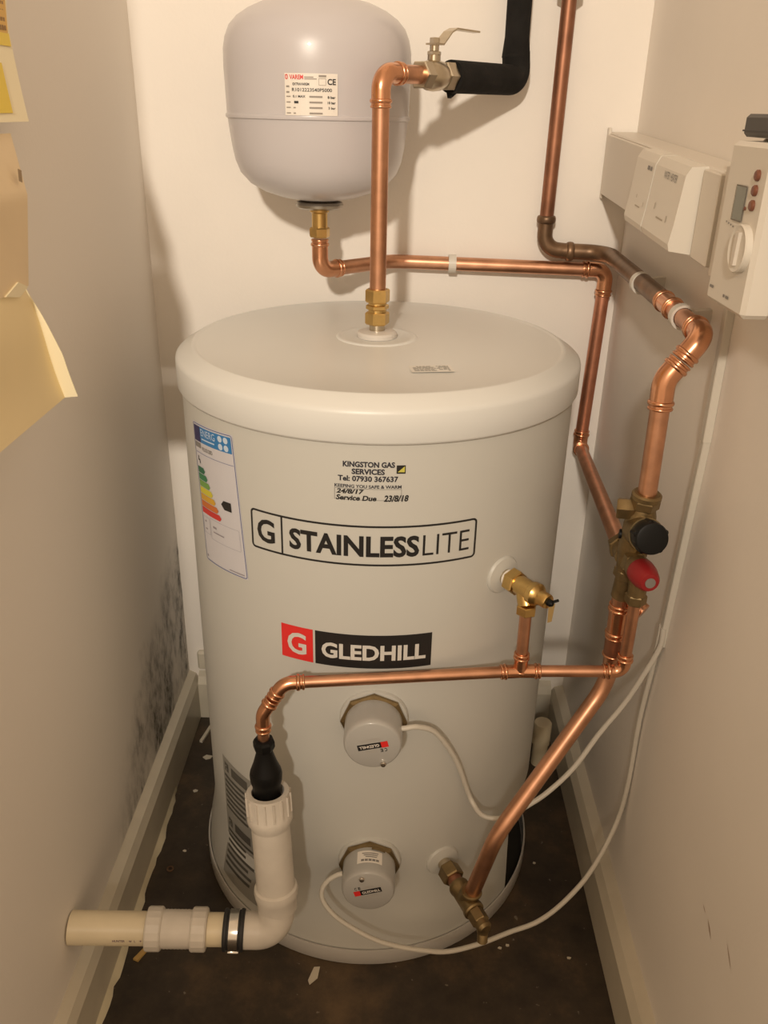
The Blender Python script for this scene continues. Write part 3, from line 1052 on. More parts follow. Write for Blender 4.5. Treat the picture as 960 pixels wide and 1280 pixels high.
part('cartridge', lathe([(0.019, -0.014), (0.0190, 0.012), (0.0205, 0.014), (0.0205, 0.018)], bo, bax, 40), BRASSD, iv)
prof = []
vs, fs = [], []
part('black_cap', lathe([(0.0185, 0.017), (0.0194, 0.020), (0.0190, 0.038), (0.0180, 0.0412), (0.0150, 0.0420), (0.0, 0.0415)], bo, bax, 40), BLACK, iv)
for t in (0.4, 1.65, 2.9, 4.15, 5.4):
    part('cap_grip', lathe([(0.0040, 0.020), (0.0042, 0.036), (0.0, 0.0390)],
                           bo + (frame(bax)[1] * math.cos(t) + frame(bax)[2] * math.sin(t)) * 0.0166, bax, 10), BLACK, iv)
ro_ = V(0.3170, -0.262, 0.6975)
rax = V(0.10, -0.96, 0.05).normalized()
part('relief_housing', join(hexnut(ro_, rax, 0.0165, 0.0, 0.014, 0.0015), lathe([(0.0150, 0.013), (0.0160, 0.022), (0.0165, 0.026)], ro_, rax, 32)), BRASSD, iv)
part('red_cap', lathe([(0.0158, 0.024), (0.0166, 0.027), (0.0160, 0.040), (0.0130, 0.053), (0.0105, 0.057), (0.0, 0.0575)], ro_, rax, 36), RED, iv)
part('cap_disc', lathe([(0.0062, 0.0560), (0.0062, 0.0582), (0.0, 0.0584)], ro_, rax, 20), mat('disc_grey', (0.20, 0.185, 0.17), 0.4), iv)
part('relief_outlet', join(lathe([(0.0115, -0.010), (0.0115, 0.018)], V(0.3275, -0.264, 0.668), (0.0, 0.0, -1), 24),
                           hexnut(V(0.3275, -0.264, 0.668), (0, 0, -1), 0.0135, 0.014, 0.0275, 0.0015)), BRASSD, iv)

# drain stub on the far side
part('side_stub', lathe([(0.0095, 0.0), (0.0095, 0.018), (0.0108, 0.019), (0.0108, 0.026), (0.0, 0.027)],
                        V(0.326, -0.238, 0.632), (0.62, -0.55, -0.35), 24), COPPERF, iv)

# ================================================================== DISCHARGE PIPEWORK
D0 = V(0.3270, -0.2640, 0.5385)
DT = V(0.1955, -0.2640, 0.5340)
D1 = V(-0.1040, -0.3090, 0.5375)
D2 = V(-0.1305, -0.3170, 0.4950)
D3 = V(-0.1305, -0.3200, 0.4450)
dpp = thing('discharge_pipe', 'thin copper discharge pipe across cylinder front down to tundish', 'pipe', tuple(DT))
part('relief_drop', sweep([V(0.3275, -0.264, 0.650), D0 + V(0, 0, 0.015)], R15, 22), COPPER, dpp)
dl = (DT - D0).normalized()
part('elbow', fitting([D0 + V(0, 0, 0.026), D0, D0 + dl * 0.026], R15, 0.013), COPPERF, dpp)
part('cross_run', sweep([D0 + dl * 0.02, DT - dl * 0.012], R15, 22), COPPER, dpp)
dm = (D1 - DT).normalized()
part('tee', join(fitting([DT - dl * 0.026, DT, DT + dm * 0.026], R15, 0.0, bead=False), fitting([DT, DT + V(0, 0, 0.014), DT + V(0, 0, 0.028)], R15, 0.0, bead=False),
                 ring(DT - dl * 0.020, dl, R15 + 0.0012, 0.002, 0.0018), ring(DT + dm * 0.020, dm, R15 + 0.0012, 0.002, 0.0018),
                 ring(DT + V(0, 0, 0.021), (0, 0, 1), R15 + 0.0012, 0.002, 0.0018)), COPPERF, dpp)
TPX = V(0.1955, -0.2600, 0.0)
part('relief_drop', sweep([DT + V(0, 0, 0.02), V(0.1962, -0.2575, 0.622)], R15, 22), COPPER, dpp)
part('cross_run', sweep([DT + dm * 0.012, D1 - dm * 0.025], R15, 22), COPPER, dpp)
d12 = (D2 - D1).normalized()
d23 = (D3 - D2).normalized()
part('elbow', fitting([D1 - dm * 0.026, D1, D1 + d12 * 0.024], R15, 0.022), COPPERF, dpp)
part('elbow', fitting([D2 - d12 * 0.024, D2, D2 + d23 * 0.026], R15, 0.022), COPPERF, dpp)
part('tail', sweep([D2 + d23 * 0.02, D3 + V(0, 0, -0.005)], R15, 22), COPPER, dpp)

# temperature relief valve
bn = V(math.sin(0.671), -math.cos(0.671), 0)
tb = V(RC * bn.x, RC * bn.y, 0.647)
n2 = V(0.60, -0.80, 0).normalized()
tv = thing('relief_valve', 'yellow brass temperature relief valve on the cylinder right side', 'valve', tuple(tb))
part('nickel_stub', lathe([(0.0105, 0.0), (0.0105, 0.016)], tb, n2, 24), NICKEL, tv)
part('sealing_tape', lathe([(0.0118, 0.010), (0.0118, 0.015)], tb, n2, 24), STICKV, tv)
part('hex_inlet', hexnut(tb, n2, 0.0165, 0.014, 0.030, 0.002), BRASS, tv, False)
part('body', lathe([(0.0125, 0.029), (0.0125, 0.052), (0.0145, 0.054), (0.0150, 0.062), (0.0125, 0.066), (0.0095, 0.068), (0.0095, 0.080), (0.0085, 0.082), (0.0, 0.082)],
                   tb, n2, 32), BRASS, tv)
part('outlet', join(sweep([tb + n2 * 0.040, V(0.1962, -0.2575, 0.628)], 0.0112, 24),
                    hexnut(V(0.1962, -0.2575, 0.617), (0, 0, 1), 0.0132, 0.0, 0.013, 0.0015)), BRASS, tv)
te = tb + n2 * 0.082
part('test_spindle', join(lathe([(0.0045, -0.001), (0.0045, 0.004), (0.0025, 0.007)], te, n2, 14),
                          sweep([te + n2 * 0.002, te + V(0.012, 0.0, 0.003)], 0.0018, 8)), BLACK, tv)
part('test_tag', prism([te + V(0.0, -0.002, -0.002), te + V(0.008, -0.001, -0.001), te + V(0.006, -0.002, -0.026), te + V(0.001, -0.002, -0.028)],
                       (0, -0.0006, 0)), mat('tag_amber', (0.34, 0.23, 0.09), 0.5), tv, False)

# ================================================================== TUNDISH
td = thing('tundish', 'black plastic tundish between copper pipe and white waste pipe', 'tundish', (-0.131, -0.322, 0.36))
ta = V(0.02, -0.035, -1).normalized()
to = V(-0.1305, -0.3195, 0.456)
part('inlet_nut', lathe([(0.0095, -0.002), (0.0125, -0.001), (0.0140, 0.003), (0.0140, 0.010), (0.0125, 0.014), (0.0095, 0.015)], to, ta, 8), BLACK, td, False)
part('upper_cone', lathe([(0.0105, 0.012), (0.0110, 0.020), (0.0155, 0.036), (0.0185, 0.044), (0.0200, 0.049)], to, ta, 36), BLACK, td)
part('cup', lathe([(0.0200, 0.048), (0.0212, 0.054), (0.0205, 0.064), (0.0185, 0.070), (0.0180, 0.090), (0.0, 0.092)], to, ta, 36), BLACK, td)

# ================================================================== WASTE PIPE
wp = thing('waste_pipe', 'white plastic waste pipe rising from elbow to hold the tundish', 'pipe', (-0.125, -0.345, 0.165))
w0 = V(-0.1275, -0.3250, 0.376)
w1 = V(-0.1165, -0.3520, 0.172)
wa = (w1 - w0).normalized()
wl = (w1 - w0).length
part('socket', join(lathe([(0.0215, 0.012), (0.0215, 0.0), (0.0280, 0.0), (0.0282, 0.012), (0.0285, 0.030), (0.0300, 0.033), (0.0300, 0.042), (0.0270, 0.049), (0.0262, 0.052)], w0, wa, 48),
                    lathe([(0.0215, 0.012), (0.0, 0.012)], w0, wa, 48)), WASTE, wp)
aa, uu, ww = frame(wa)
for k in range(16):
    t = 2 * PI * k / 16
    d = uu * math.cos(t) + ww * math.sin(t)
    s = aa.cross(d)
    part('grip_rib', prism([w0 + d * 0.0275 + s * 0.0012 + aa * 0.003, w0 + d * 0.0305 + s * 0.0008 + aa * 0.003,
                       w0 + d * 0.0305 - s * 0.0008 + aa * 0.003, w0 + d * 0.0275 - s * 0.0012 + aa * 0.003], aa * 0.028), WASTE, wp, False)
part('barrel', lathe([(0.0258, 0.045), (0.0258, wl - 0.040)], w0, wa, 48), WASTE, wp)
part('elbow_socket', lathe([(0.0262, wl - 0.056), (0.0290, wl - 0.054), (0.0300, wl - 0.048), (0.0290, wl - 0.040), (0.0275, wl - 0.036), (0.0268, wl - 0.020)], w0, wa, 48), WASTE, wp)
H0 = V(-0.3935, -0.382, 0.1780)
H1 = V(-0.1185, -0.361, 0.1590)
ha = (H1 - H0).normalized()
part('elbow', sweep(fillet([w0 + wa * (wl - 0.040), H1, H1 - ha * 0.062], 0.030, 14), 0.0245, 40), WASTE, wp)

hp = thing('horizontal_waste_pipe', 'cream plastic waste pipe running into the left wall', 'pipe', tuple((H0 + H1) / 2))
hl = (H1 - H0).length
part('wall_pipe', lathe([(0.0218, 0.0), (0.0218, 0.125)], H0, ha, 44), CREAM, hp)
part('far_pipe', lathe([(0.0218, 0.13), (0.0218, hl - 0.045)], H0, ha, 44), CREAM, hp)
for h in (0.1005, 0.1605):
    part('coupling_nut', lathe([(0.0240, h), (0.0275, h + 0.001), (0.0285, h + 0.003), (0.0285, h + 0.0195), (0.0270, h + 0.0215), (0.0240, h + 0.0225)], H0, ha, 18), WASTE, hp, False)
cb = [(0.0245, 0.120)]
for i in range(8):
    cb += [(0.0250, 0.1225 + i * 0.0048), (0.0245, 0.1235 + i * 0.0048)]
cb += [(0.0245, 0.162)]
part('coupling_body', lathe(cb, H0, ha, 40), WASTE, hp)
uu_, ww_ = frame(ha)[1], frame(ha)[2]


def onpipe(m, r, rot):
    out = []
    for s, c in m[0]:
        t = rot + c / r
        out.append(H0 + ha * s + (uu_ * math.cos(t) + ww_ * math.sin(t)) * r)
    return out, m[1]


# stamp faces the room (-y, slightly up)
rot = min((i * 0.01 for i in range(628)), key=lambda t: (uu_ * math.cos(t) + ww_ * math.sin(t)).y * 0.95 - (uu_ * math.cos(t) + ww_ * math.sin(t)).z * 0.10)
st_ = join(text2d('HUNTER', 0.0600, 0.0765, -0.0018, 0.0018, 0.02), text2d('w', 0.0815, 0.0855, -0.0018, 0.0014, 0.02), text2d('L', 0.0885, 0.0905, -0.0018, 0.0018, 0.02),
           text2d('+', 0.0955, 0.0985, -0.0010, 0.0018, 0.02))
chk = (uu_ * math.cos(rot + 0.1) + ww_ * math.sin(rot + 0.1)).z > (uu_ * math.cos(rot) + ww_ * math.sin(rot)).z
st_ = ([(s, c if chk else -c) for s, c in st_[0]], st_[1])
part('stamp', onpipe(st_, 0.0220, rot), mat('stamp_purple', (0.16, 0.09, 0.13), 0.5), hp, False)

bc = thing('band_coupling', 'black rubber pipe sleeve with steel worm-drive band', 'pipe coupling', tuple(H0 + ha * 0.222))
part('rubber_sleeve', lathe([(0.0235, 0.2040), (0.0265, 0.2045), (0.0275, 0.2060), (0.0275, 0.2090), (0.0255, 0.2100), (0.0255, 0.2270), (0.0275, 0.2280), (0.0275, 0.2310), (0.0265, 0.2325), (0.0235, 0.233)], H0, ha, 44), RUBBER, bc)
part('steel_band', lathe([(0.0252, 0.2115), (0.0262, 0.2118), (0.0268, 0.2125), (0.0264, 0.2185), (0.0268, 0.2245), (0.0262, 0.2252), (0.0252, 0.2255)], H0, ha, 44), STEEL, bc)
bo_ = H0 + ha * 0.2185 + V(0, -0.016, -0.0235)
part('worm_housing', join(lathe([(0.0036, -0.0072), (0.0040, -0.0062), (0.0040, 0.0062), (0.0036, 0.0072)], bo_, ha, 16)), CHROME, bc)

# ================================================================== COLD FEED PIPE AND DRAIN VALVE
cfp = thing('cold_feed_pipe', 'thick curved copper pipe sweeping down to the drain cock', 'pipe', (0.32, -0.234, 0.52))
part('upper_sleeve', fitting([V(0.3172, -0.2385, 0.624), V(0.3180, -0.2375, 0.596), V(0.3188, -0.2365, 0.572)], R22, 0.0), COPPERF, cfp)
part('bent_pipe', sweep(fillet([V(0.3165, -0.2400, 0.642), V(0.3205, -0.2335, 0.500), V(0.1775, -0.3190, 0.3050), V(0.1500, -0.3170, 0.185)], [0, 0.085, 0.10, 0], 16), R22, 28), COPPER, cfp)
part('tarnished_sleeve', sweep([V(0.3182, -0.2373, 0.600), V(0.3196, -0.2352, 0.545)], R22 + 0.0014, 26), COPPERO, cfp)
part('tarnished_ring', ring(V(0.3196, -0.2352, 0.545), (0.03, 0.02, -1), R22 + 0.0012, 0.002, 0.0018), COPPERF, cfp)

dn = V(0.4187, -0.908, 0).normalized()
dbs = V(RC * math.sin(0.4323), -RC * math.cos(0.4323), 0.1776)
dc = thing('drain_cock', 'dull brass drain cock with hose tail low on cylinder', 'valve', tuple(dbs))
part('nickel_stub', lathe([(0.0105, 0.0), (0.0105, 0.020)], dbs, dn, 24), NICKEL, dc)
part('union_nut', hexnut(dbs, dn, 0.0165, 0.016, 0.038, 0.002), BRASSD, dc, False)
part('copper_neck', lathe([(0.0110, 0.037), (0.0110, 0.052)], dbs, dn, 24), COPPERO, dc)
tc_ = dbs + dn * 0.074
part('tee_body', join(lathe([(0.0135, 0.048), (0.0150, 0.051), (0.0150, 0.056), (0.0138, 0.058), (0.0138, 0.090), (0.0150, 0.092), (0.0150, 0.097), (0.0130, 0.099)], dbs, dn, 28),
                      sweep([tc_, V(0.1505, -0.3172, 0.196)], 0.0138, 26), ring(V(0.1505, -0.3172, 0.195), (0, 0, 1), 0.0138, 0.003, 0.0016)), BRASSD, dc)
part('cock_body', join(hexnut(dbs, dn, 0.0125, 0.098, 0.118, 0.0015), lathe([(0.0105, 0.117), (0.0105, 0.126), (0.0075, 0.130), (0.0, 0.131)], dbs, dn, 24)), BRASSD, dc)
hs = dbs + dn * 0.122
hx = V(0.02, -0.10, -1).normalized()
prof = [(0.0085, 0.0), (0.0085, 0.010)]
for i in range(4):
    prof += [(0.0062, 0.0105 + i * 0.0042), (0.0075, 0.0138 + i * 0.0042)]
prof += [(0.0055, 0.028), (0.0, 0.028)]
part('hose_tail', lathe(prof, hs, hx, 22), BRASSD, dc)

# ================================================================== CABLES AND MINI TRUNKING
tr = thing('mini_trunking', 'slim white cable trunking running down the right wall', 'trunking', (0.389, -0.222, 0.545))


def trunk(z0, z1, y0, y1, w, d):
    vs = []
    for z, y in ((z0, y0), (z1, y1)):
        vs += [V(XR - 0.0003, y - w, z), V(XR - d + 0.001, y - w, z), V(XR - d, y - w + 0.001, z),
               V(XR - d, y + w - 0.001, z), V(XR - d + 0.001, y + w, z), V(XR - 0.0003, y + w, z)]
    fs = [tuple(range(6)), tuple(reversed(range(6, 12)))]
    for i in range(6):
        j = (i + 1) % 6
        fs.append((i, 6 + i, 6 + j, j))
    return vs, fs


part('trunking_length', trunk(0.545, 0.842, -0.212, -0.231, 0.0052, 0.0085), CABLE, tr, False)
part('trunking_length', trunk(0.8425, 1.030, -0.231, -0.226, 0.0060, 0.0095), CABLE, tr, False)
up = [(0.3865, -0.2170, 0.575), (0.386, -0.2170, 0.545), (0.372, -0.2145, 0.497), (0.3535, -0.2120, 0.4465), (0.3240, -0.2180, 0.398), (0.292, -0.233, 0.350), (0.2560, -0.249, 0.318),
      (0.2260, -0.2560, 0.2960), (0.2020, -0.2600, 0.2810), (0.1820, -0.2580, 0.2740), (0.1650, -0.2540, 0.2760), (0.1540, -0.2500, 0.2890), (0.144, -0.2440, 0.308), (0.122, -0.2600, 0.380),
      (0.091, -0.2810, 0.443), (0.066, -0.2950, 0.464), (0.050, -0.3000, 0.4655), (0.036, -0.3005, 0.4635)]
uc = tagged(part('heater_cable', sweep(smoothpath(up, 7), 0.0036, 12), CABLE),
            'white flex from right wall trunking up to the upper immersion heater', 'cable', 'white heater flexes')
lo = [(0.3865, -0.2085, 0.575), (0.3865, -0.2070, 0.545), (0.387, -0.200, 0.485), (0.3875, -0.189, 0.400), (0.3875, -0.190, 0.276), (0.377, -0.196, 0.200), (0.3400, -0.235, 0.1520),
      (0.300, -0.262, 0.118), (0.262, -0.272, 0.085), (0.218, -0.281, 0.070), (0.172, -0.2985, 0.0650), (0.125, -0.312, 0.0640), (0.0870, -0.3190, 0.0740), (0.045, -0.322, 0.086),
      (0.014, -0.322, 0.099), (-0.018, -0.319, 0.118), (-0.042, -0.3165, 0.1380), (-0.0580, -0.3120, 0.160), (-0.0600, -0.3080, 0.178), (-0.052, -0.3050, 0.193), (-0.040, -0.3040, 0.203), (-0.0310, -0.3035, 0.2065)]
lc = tagged(part('heater_cable', sweep(smoothpath(lo, 7), 0.0036, 12), CABLE),
            'white flex looping low across cylinder base to the lower immersion heater', 'cable', 'white heater flexes')

# ================================================================== SWITCH BOX ON RIGHT WALL
SL = 0.046          # the box hangs slightly out of level


def sh(m):
    return [V(v.x, v.y, v.z + SL * (v.y - 0.29)) for v in m[0]], m[1]


sw = thing('switch_box', 'long white surface box with two heater switches on right wall', 'switch box', (XR, 0.02, 1.06))
FX = 0.345
part('back_box', sh(box(FX + 0.004, XR, -0.258, 0.296, 1.068, 1.160, 0.002)), UNIT, sw, False)
part('back_rim', sh(box(FX + 0.001, FX + 0.006, 0.288, 0.2985, 1.062, 1.166, 0.001)), UNITL, sw, False)
part('blank_plate', sh(box(FX - 0.001, FX + 0.004, 0.012, 0.288, 1.070, 1.157, 0.001)), UNIT, sw, False)


def module(y0, y1, name):
    """wedge-fronted switch unit: shallow at the top, deep towards its foot"""
    pr = [(FX + 0.004, 1.160), (FX - 0.014, 1.159), (FX - 0.019, 1.150), (FX - 0.024, 1.100), (FX - 0.027, 1.080), (FX - 0.025, 1.073), (FX + 0.004, 1.069)]
    poly = [V(x, y1, z) for x, z in pr]
    return part(name, sh(prism(poly, (0, y0 - y1, 0))), UNITL, sw, False)


def face(m, y_left, off=0.0006):
    """artwork on a module's sloping front; x runs towards the viewer (-y)"""
    vs = []
    for s, z in m[0]:
        if z > 1.100:
            x = FX - 0.024 + (z - 1.100) / 0.05 * 0.005
        else:
            x = FX - 0.024 - (1.100 - z) / 0.03 * 0.003
        y = y_left - s * 0.86
        vs.append(V(x - off, y, z + SL * (y - 0.29)))
    return vs, m[1]


m1 = module(0.010, -0.078, 'switch_unit')
m2 = module(-0.082, -0.200, 'switch_unit')
for ra, rb in ((0.082, 0.094), (0.098, 0.106)):
    part('print_word', face(rect2d(ra, rb, 1.141, 1.1455), 0.022), INKG, m1, False)
part('print_marks', face(join(rect2d(0.06, 0.086, 1.0965, 1.098), rect2d(0.045, 0.082, 1.0845, 1.0865), rect2d(0.092, 0.108, 1.083, 1.0875), rect2d(0.058, 0.060, 1.106, 1.110), rect2d(0.100, 0.102, 1.100, 1.105)), 0.022),
     mat('print_tan', (0.42, 0.36, 0.28), 0.5), m1, False)
for tx in (text2d('WATER', 0.044, 0.070, 1.140, 1.1475, 0.0), text2d('HEATER', 0.075, 0.104, 1.140, 1.1475, 0.0)):
    part('lettering', face(tx, -0.085), INKG, m2, False)
part('print_marks', face(join(rect2d(0.052, 0.084, 1.0975, 1.0992), rect2d(0.024, 0.066, 1.0840, 1.0865), rect2d(0.074, 0.098, 1.0820, 1.0870), rect2d(0.034, 0.0365, 1.105, 1.112), rect2d(0.096, 0.0985, 1.098, 1.105)), -0.085),
     mat('print_tan', (0.42, 0.36, 0.28), 0.5), m2, False)
part('end_plate', sh(box(FX - 0.002, FX + 0.004, -0.256, -0.203, 1.068, 1.158, 0.001)), UNIT, sw, False)

# ================================================================== TIMER
tm = thing('heating_timer', 'white wall timer with dial and small grey display', 'timer', (0.36, -0.38, 1.03))
part('wall_body', box(0.352, XR, -0.50, -0.318, 1.032, 1.168, 0.003), UNIT, tm, False)
part('front_panel', box(0.326, 0.353, -0.418, -0.322, 1.024, 1.166, 0.004), UNITL, tm, False)
TX = 0.326


def tf(m, off):
    """artwork on the timer front; x runs towards the viewer"""
    return [V(TX - off, -0.322 - s, z) for s, z in m[0]], m[1]


part('display', tf(rect2d(0.032, 0.056, 1.1020, 1.1300), 0.0008), LCD, tm, False)
part('display_rim', tf(border2d(0.0310, 0.0570, 1.1010, 1.1310, 0.001, 0.0010, 2), 0.0010), mat('rim_dark', (0.16, 0.14, 0.11), 0.5), tm, False)
for (s, z) in ((0.075, 1.1410), (0.075, 1.1290), (0.075, 1.1170)):
    part('button', lathe([(0.0046, 0), (0.0046, 0.002), (0.0035, 0.003), (0, 0.0032)], (TX, -0.322 - s, z), (-1, 0, 0), 20), BUTTON, tm)
part('indicator', lathe([(0.0016, 0), (0.0016, 0.001), (0, 0.0012)], (TX, -0.322 - 0.059, 1.113), (-1, 0, 0), 12), BUTTON, tm)
part('dial', lathe([(0.0205, 0), (0.0205, 0.005), (0.0195, 0.0062), (0.0180, 0.0055), (0.0165, 0.0050), (0.0, 0.0050)], (TX, -0.322 - 0.072, 1.0810), (-1, 0, 0), 48), UNITL, tm)
part('dial_grip', prism([V(TX - 0.005, -0.394 + a, 1.081 + b) for a, b in ((-0.003, -0.014), (0.003, -0.014), (0.004, 0.014), (-0.004, 0.014))], (-0.003, 0, 0)), UNIT, tm, False)
part('print_marks', tf(join(*[rect2d(0.020 + 0.006 * i, 0.0225 + 0.006 * i, 1.0975 - 0.0008 * i, 1.0990 - 0.0008 * i) for i in range(4)],
                            rect2d(0.008, 0.018, 1.0370, 1.0395), rect2d(0.046, 0.050, 1.0345, 1.0370), rect2d(0.053, 0.060, 1.0345, 1.0370)), 0.0006), INKG, tm, False)
# the little side switch panel at the timer's left
part('side_panel', box(0.346, 0.353, -0.3225, -0.260, 1.036, 1.142, 0.001), UNIT, tm, False)
part('slider', box(0.3425, 0.347, -0.316, -0.303, 1.060, 1.094, 0.0015), mat('slider_grey', (0.52, 0.49, 0.44), 0.4), tm, False)
part('side_print', ([V(0.3456, -0.295 - s, z) for s, z in join(rect2d(0.002, 0.016, 1.1215, 1.1275), rect2d(0.006, 0.015, 1.1105, 1.1145), rect2d(0.006, 0.016, 1.1025, 1.1065), rect2d(0.006, 0.013, 1.0460, 1.0495))[0]],
                    join(rect2d(0, 1, 0, 1), rect2d(0, 1, 0, 1), rect2d(0, 1, 0, 1), rect2d(0, 1, 0, 1))[1]), INKG, tm, False)

gb = thing('junction_box', 'dark grey box at right edge above the timer', 'junction box', (0.365, -0.37, 1.168))
part('shell', box(0.336, XR, -0.50, -0.314, 1.1690, 1.1880, 0.003), GREY, gb, False)
part('lid_seam', box(0.3354, XR, -0.5006, -0.3134, 1.1735, 1.1750, 0.0003), mat('grey_seam', (0.05, 0.048, 0.045), 0.5), gb, False)

# ================================================================== STUB BEHIND THE CYLINDER
sp = thing('capped_pipe', 'short cream capped plastic pipe in the back right corner', 'pipe', (0.333, 0.172, 0.0))
part('barrel', lathe([(0.0150, 0.0), (0.0150, 0.070)], (0.333, 0.172, 0), seg=32), CREAM, sp)
part('end_cap', lathe([(0.0155, 0.050), (0.0175, 0.051), (0.0175, 0.098), (0.0160, 0.101), (0.0, 0.102)], (0.333, 0.172, 0), seg=32), CREAM, sp)

# ================================================================== PAPERS ON LEFT WALL


def sheet(ys, zs, prot, th=0.0008):
    """paper sheet; prot(u, v) gives how far it stands off the wall"""
    nu, nv = 16, 20
    vs, fs = [], []
    for s in (0, 1):
        for i in range(nu + 1):
            for j in range(nv + 1):
                u, v = i / nu, j / nv
                ya = ys[0](v) if callable(ys[0]) else ys[0]
                y = ya + (ys[1] - ya) * u
                z = zs[0] + (zs[1] - zs[0]) * v
                vs.append(V(XL + 0.001 + prot(u, v) - th * s, y, z))
    n = (nu + 1) * (nv + 1)
    for i in range(nu):
        for j in range(nv):
            a = i * (nv + 1) + j
            q = (a, a + 1, a + nv + 2, a + nv + 1)
            fs.append(q)
            fs.append(tuple(n + k for k in reversed(q)))
    rim = [i * (nv + 1) for i in range(nu + 1)] + [nu * (nv + 1) + j for j in range(1, nv + 1)] + \
          [i * (nv + 1) + nv for i in range(nu - 1, -1, -1)] + [j for j in range(nv - 1, 0, -1)]
    for k in range(len(rim)):
        a, b = rim[k], rim[(k + 1) % len(rim)]
        fs.append((a, b, n + b, n + a))
    return vs, fs


# upper notice: cream wallet with yellow printed panels, its foot pushed off the wall
NZ0, NZ1 = 1.44, 1.166


def nprot(v):
    return 0.003 + 0.030 * max(0.0, (v - 0.62) / 0.38) ** 1.2


def nedge(v):
    return -0.130 - 0.085 * max(0.0, (v - 0.40) / 0.60) ** 1.1


nt_ = thing('warning_notice', 'cream notice with yellow printed panels at upper left edge', 'notice', (XL, -0.32, 1.165))
part('backing', sheet((nedge, -0.48), (NZ0, NZ1), lambda u, v: nprot(v)), PAPERB, nt_)


def npanel(inset, z0, z1, m, name):
    vs, fs = [], []
    for i in range(7):
        z = z0 + (z1 - z0) * i / 6
        v = (NZ0 - z) / (NZ0 - NZ1)
        x = XL + 0.001 + nprot(v) + 0.0008
        vs += [V(x, nedge(v) - inset, z), V(x, -0.47, z)]
    for i in range(6):
        fs.append((2 * i, 2 * i + 1, 2 * i + 3, 2 * i + 2))
    return part(name, (vs, fs), m, nt_, False)


npanel(0.004, 1.2355, 1.2475, YELLOW, 'yellow_strip')
op = npanel(0.006, 1.2475, 1.44, ORANGE, 'orange_panel')
npanel(0.036, 1.174, 1.219, YELLOW, 'yellow_panel')
vs, fs = [], []
k = 0
for i in range(9):
    for j in range(5):
        z = 1.250 + i * 0.0075
        v = (NZ0 - z) / (NZ0 - NZ1)
        y = nedge(v) - 0.010 - j * 0.006
        x = XL + 0.001 + nprot(v) + 0.0016
        vs += [V(x, y, z), V(x, y - 0.0045, z), V(x, y - 0.0045, z + 0.0045), V(x, y, z + 0.0045)]
        fs.append((k, k + 1, k + 2, k + 3))
        k += 4
part('print_blocks', (vs, fs), mat('notice_print', (0.36, 0.20, 0.05), 0.5), nt_, False)
# middle card, hanging a hand's breadth off the wall
md = thing('tan_card', 'tan card on left wall between notice and folded paper', 'card', (XL, -0.30, 1.0))
part('card', sheet((lambda v: -0.262 - 0.050 * v, -0.47), (1.156, 1.018), lambda u, v: 0.032 + 0.016 * min(1, v * 2.5)), PAPERT, md)
part('torn_tape', ([V(XL + 0.0500, -0.290, 1.124), V(XL + 0.0500, -0.298, 1.126), V(XL + 0.0502, -0.300, 1.115), V(XL + 0.0502, -0.292, 1.113)], [(0, 1, 2, 3)]),
     mat('tape_brown', (0.36, 0.26, 0.15), 0.5), md, False)
part('added_gusset', prism([V(XL + 0.001, -0.268, 1.154), V(XL + 0.031, -0.268, 1.154), V(XL + 0.047, -0.300, 1.050), V(XL + 0.047, -0.311, 1.020), V(XL + 0.001, -0.311, 1.020)], (0, -0.0008, 0)), PAPERT, md, False)  # unseen panel, added to block light between card and wall
# lower folded paper flaring further away from the wall
fp = thing('folded_paper', 'yellowish folded paper flaring off the left wall', 'paper', (XL, -0.36, 0.89))


def flare(u, v):
    return 0.044 + 0.012 * v + 0.004 * math.sin(v * 5) * (1 - v)


def fedge(v):
    return -0.316 + 0.034 * v


part('front_leaf', sheet((fedge, -0.52), (1.020, 0.892), flare), PAPERC, fp)
vs, fs = [], []
for j in range(21):
    v = j / 20
    z = 1.020 - 0.128 * v
    p0 = XL + 0.001 + flare(0, v)
    ye = fedge(v)
    w = 0.016 * min(1, max(0, (v - 0.12) / 0.5))
    vs += [V(p0, ye, z), V(p0 + w, ye - w * 0.25, z + 0.003), V(p0 + w, ye - w * 0.25 + 0.0008, z + 0.003), V(p0, ye + 0.0008, z)]
for j in range(20):
    for k in range(4):
        fs.append((4 * j + k, 4 * j + 4 + k, 4 * j + 4 + (k + 1) % 4, 4 * j + (k + 1) % 4))
part('side_fold', (vs, fs), PAPERB, fp, False)
part('added_gusset', prism([V(XL + 0.001, -0.318, 1.018), V(XL + 0.044, -0.318, 1.018), V(XL + 0.055, -0.284, 0.894), V(XL + 0.001, -0.284, 0.894)], (0, -0.0008, 0)), PAPERC, fp, False)  # hidden behind the leaf; added so its shadow fills the corner
part('taped_edge', prism([V(XL + 0.048, -0.318, 1.018), V(XL + 0.048, -0.338, 1.026), V(XL + 0.048, -0.37, 1.018), V(XL + 0.048, -0.34, 1.012)], (0.003, 0, 0)), PAPERB, fp, False)

# ================================================================== FLOOR LITTER


def chip(x, y, s, rot, m, name, label, cat, group=None, n=5, h=0.002):
    P = []
    for k in range(n):
        t = 2 * PI * k / n + rot
        r = s * random.uniform(0.55, 1.15)
        P.append(V(x + r * math.cos(t) * 1.3, y + r * math.sin(t) * 0.8, 0.0003))
    o = part(name, prism(P, (0, 0, h)), m, None, False)
    return tagged(o, label, cat, group)


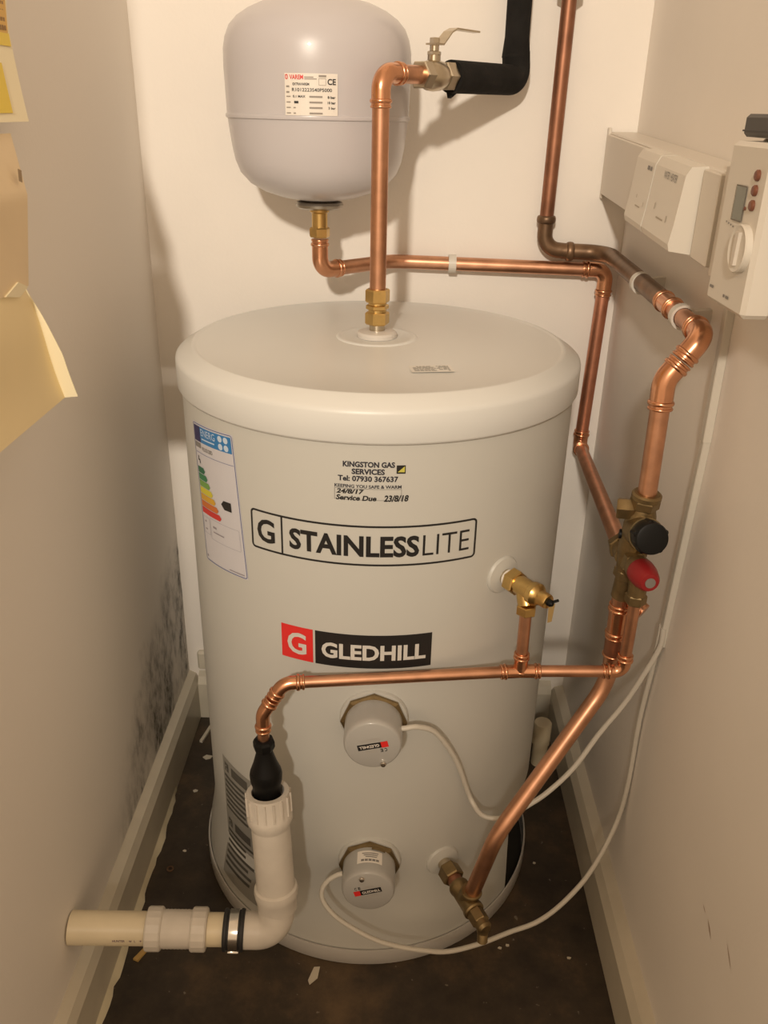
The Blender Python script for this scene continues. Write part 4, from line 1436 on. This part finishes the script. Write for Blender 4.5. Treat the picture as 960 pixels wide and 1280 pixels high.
tg = thing('cable_tag', 'small yellowish ring terminal on floor under the waste coupling', 'terminal', (-0.342, -0.283, 0))
part('barrel', prism([V(-0.352, -0.296, 0.0005), V(-0.344, -0.299, 0.0005), V(-0.335, -0.281, 0.0005), V(-0.341, -0.277, 0.0005)], (0, 0, 0.004)), WOOD, tg, False)
part('eyelet', lathe([(0.0025, 0.0005), (0.0055, 0.0005), (0.0055, 0.0018), (0.0025, 0.0018)], (-0.333, -0.272, 0), seg=18, closed=True), mat('tag_pale', (0.6, 0.5, 0.35), 0.5), tg, False)
part_ = tagged(part('torn_label', prism([V(-0.075, -0.298, 0.0004), V(-0.066, -0.297, 0.0004), V(-0.068, -0.316, 0.0004), V(-0.079, -0.327, 0.0004), V(-0.082, -0.320, 0.0004)], (0, 0, 0.0012)), CHIP, None, False),
               'torn pale scrap on floor at the front of the cylinder', 'scrap')
tagged(part('metal_washer', lathe([(0.0035, 0.0003), (0.0062, 0.0003), (0.0062, 0.0016), (0.0035, 0.0016)], (-0.3385, -0.1225, 0), seg=20, closed=True), BRONZE),
       'small rusty washer on floor left of the cylinder', 'washer')
for (x, y, s, lab) in ((-0.322, -0.083, 0.0030, 'tiny pale paint flake on bare floor left of the cylinder'),
                       (-0.336, 0.062, 0.0042, 'pale paint flake by the far end of the skirting paint bead'),
                       (-0.332, 0.155, 0.0080, 'largest pale paint flake on the floor in the back left')):
    chip(x, y, s, random.random() * 6, CHIP, 'paint_flake', lab, 'paint flake', 'paint flakes by the left skirting')
for (x, y, s, lab) in ((0.212, -0.255, 0.0025, 'tiny white plaster crumb under the drain cock'),
                       (0.224, -0.250, 0.0030, 'small white plaster crumb beside the drain cock crumb'),
                       (0.2900, -0.085, 0.0025, 'tiny white plaster crumb right of the base tray'),
                       (0.318, -0.268, 0.0025, 'tiny white plaster crumb on floor by the right skirting')):
    chip(x, y, s, random.random() * 6, CHIP, 'plaster_crumb', lab, 'crumb', 'plaster crumbs right of the cylinder')
tagged(part('wood_splinter', prism([V(-0.358, 0.20, 0.0005), V(-0.352, 0.198, 0.0005), V(-0.338, 0.262, 0.0005), V(-0.344, 0.264, 0.0005)], (0, 0, 0.005)), SKIRT, None, False),
       'pale split sliver lying by back end of left skirting', 'splinter')

# fine print too small to pick apart
for o in bpy.data.objects:
    if o.parent is not None and o.name.split('.')[0] in ('small_print', 'print_blocks', 'print_marks', 'side_print'):
        o['kind'] = 'stuff'
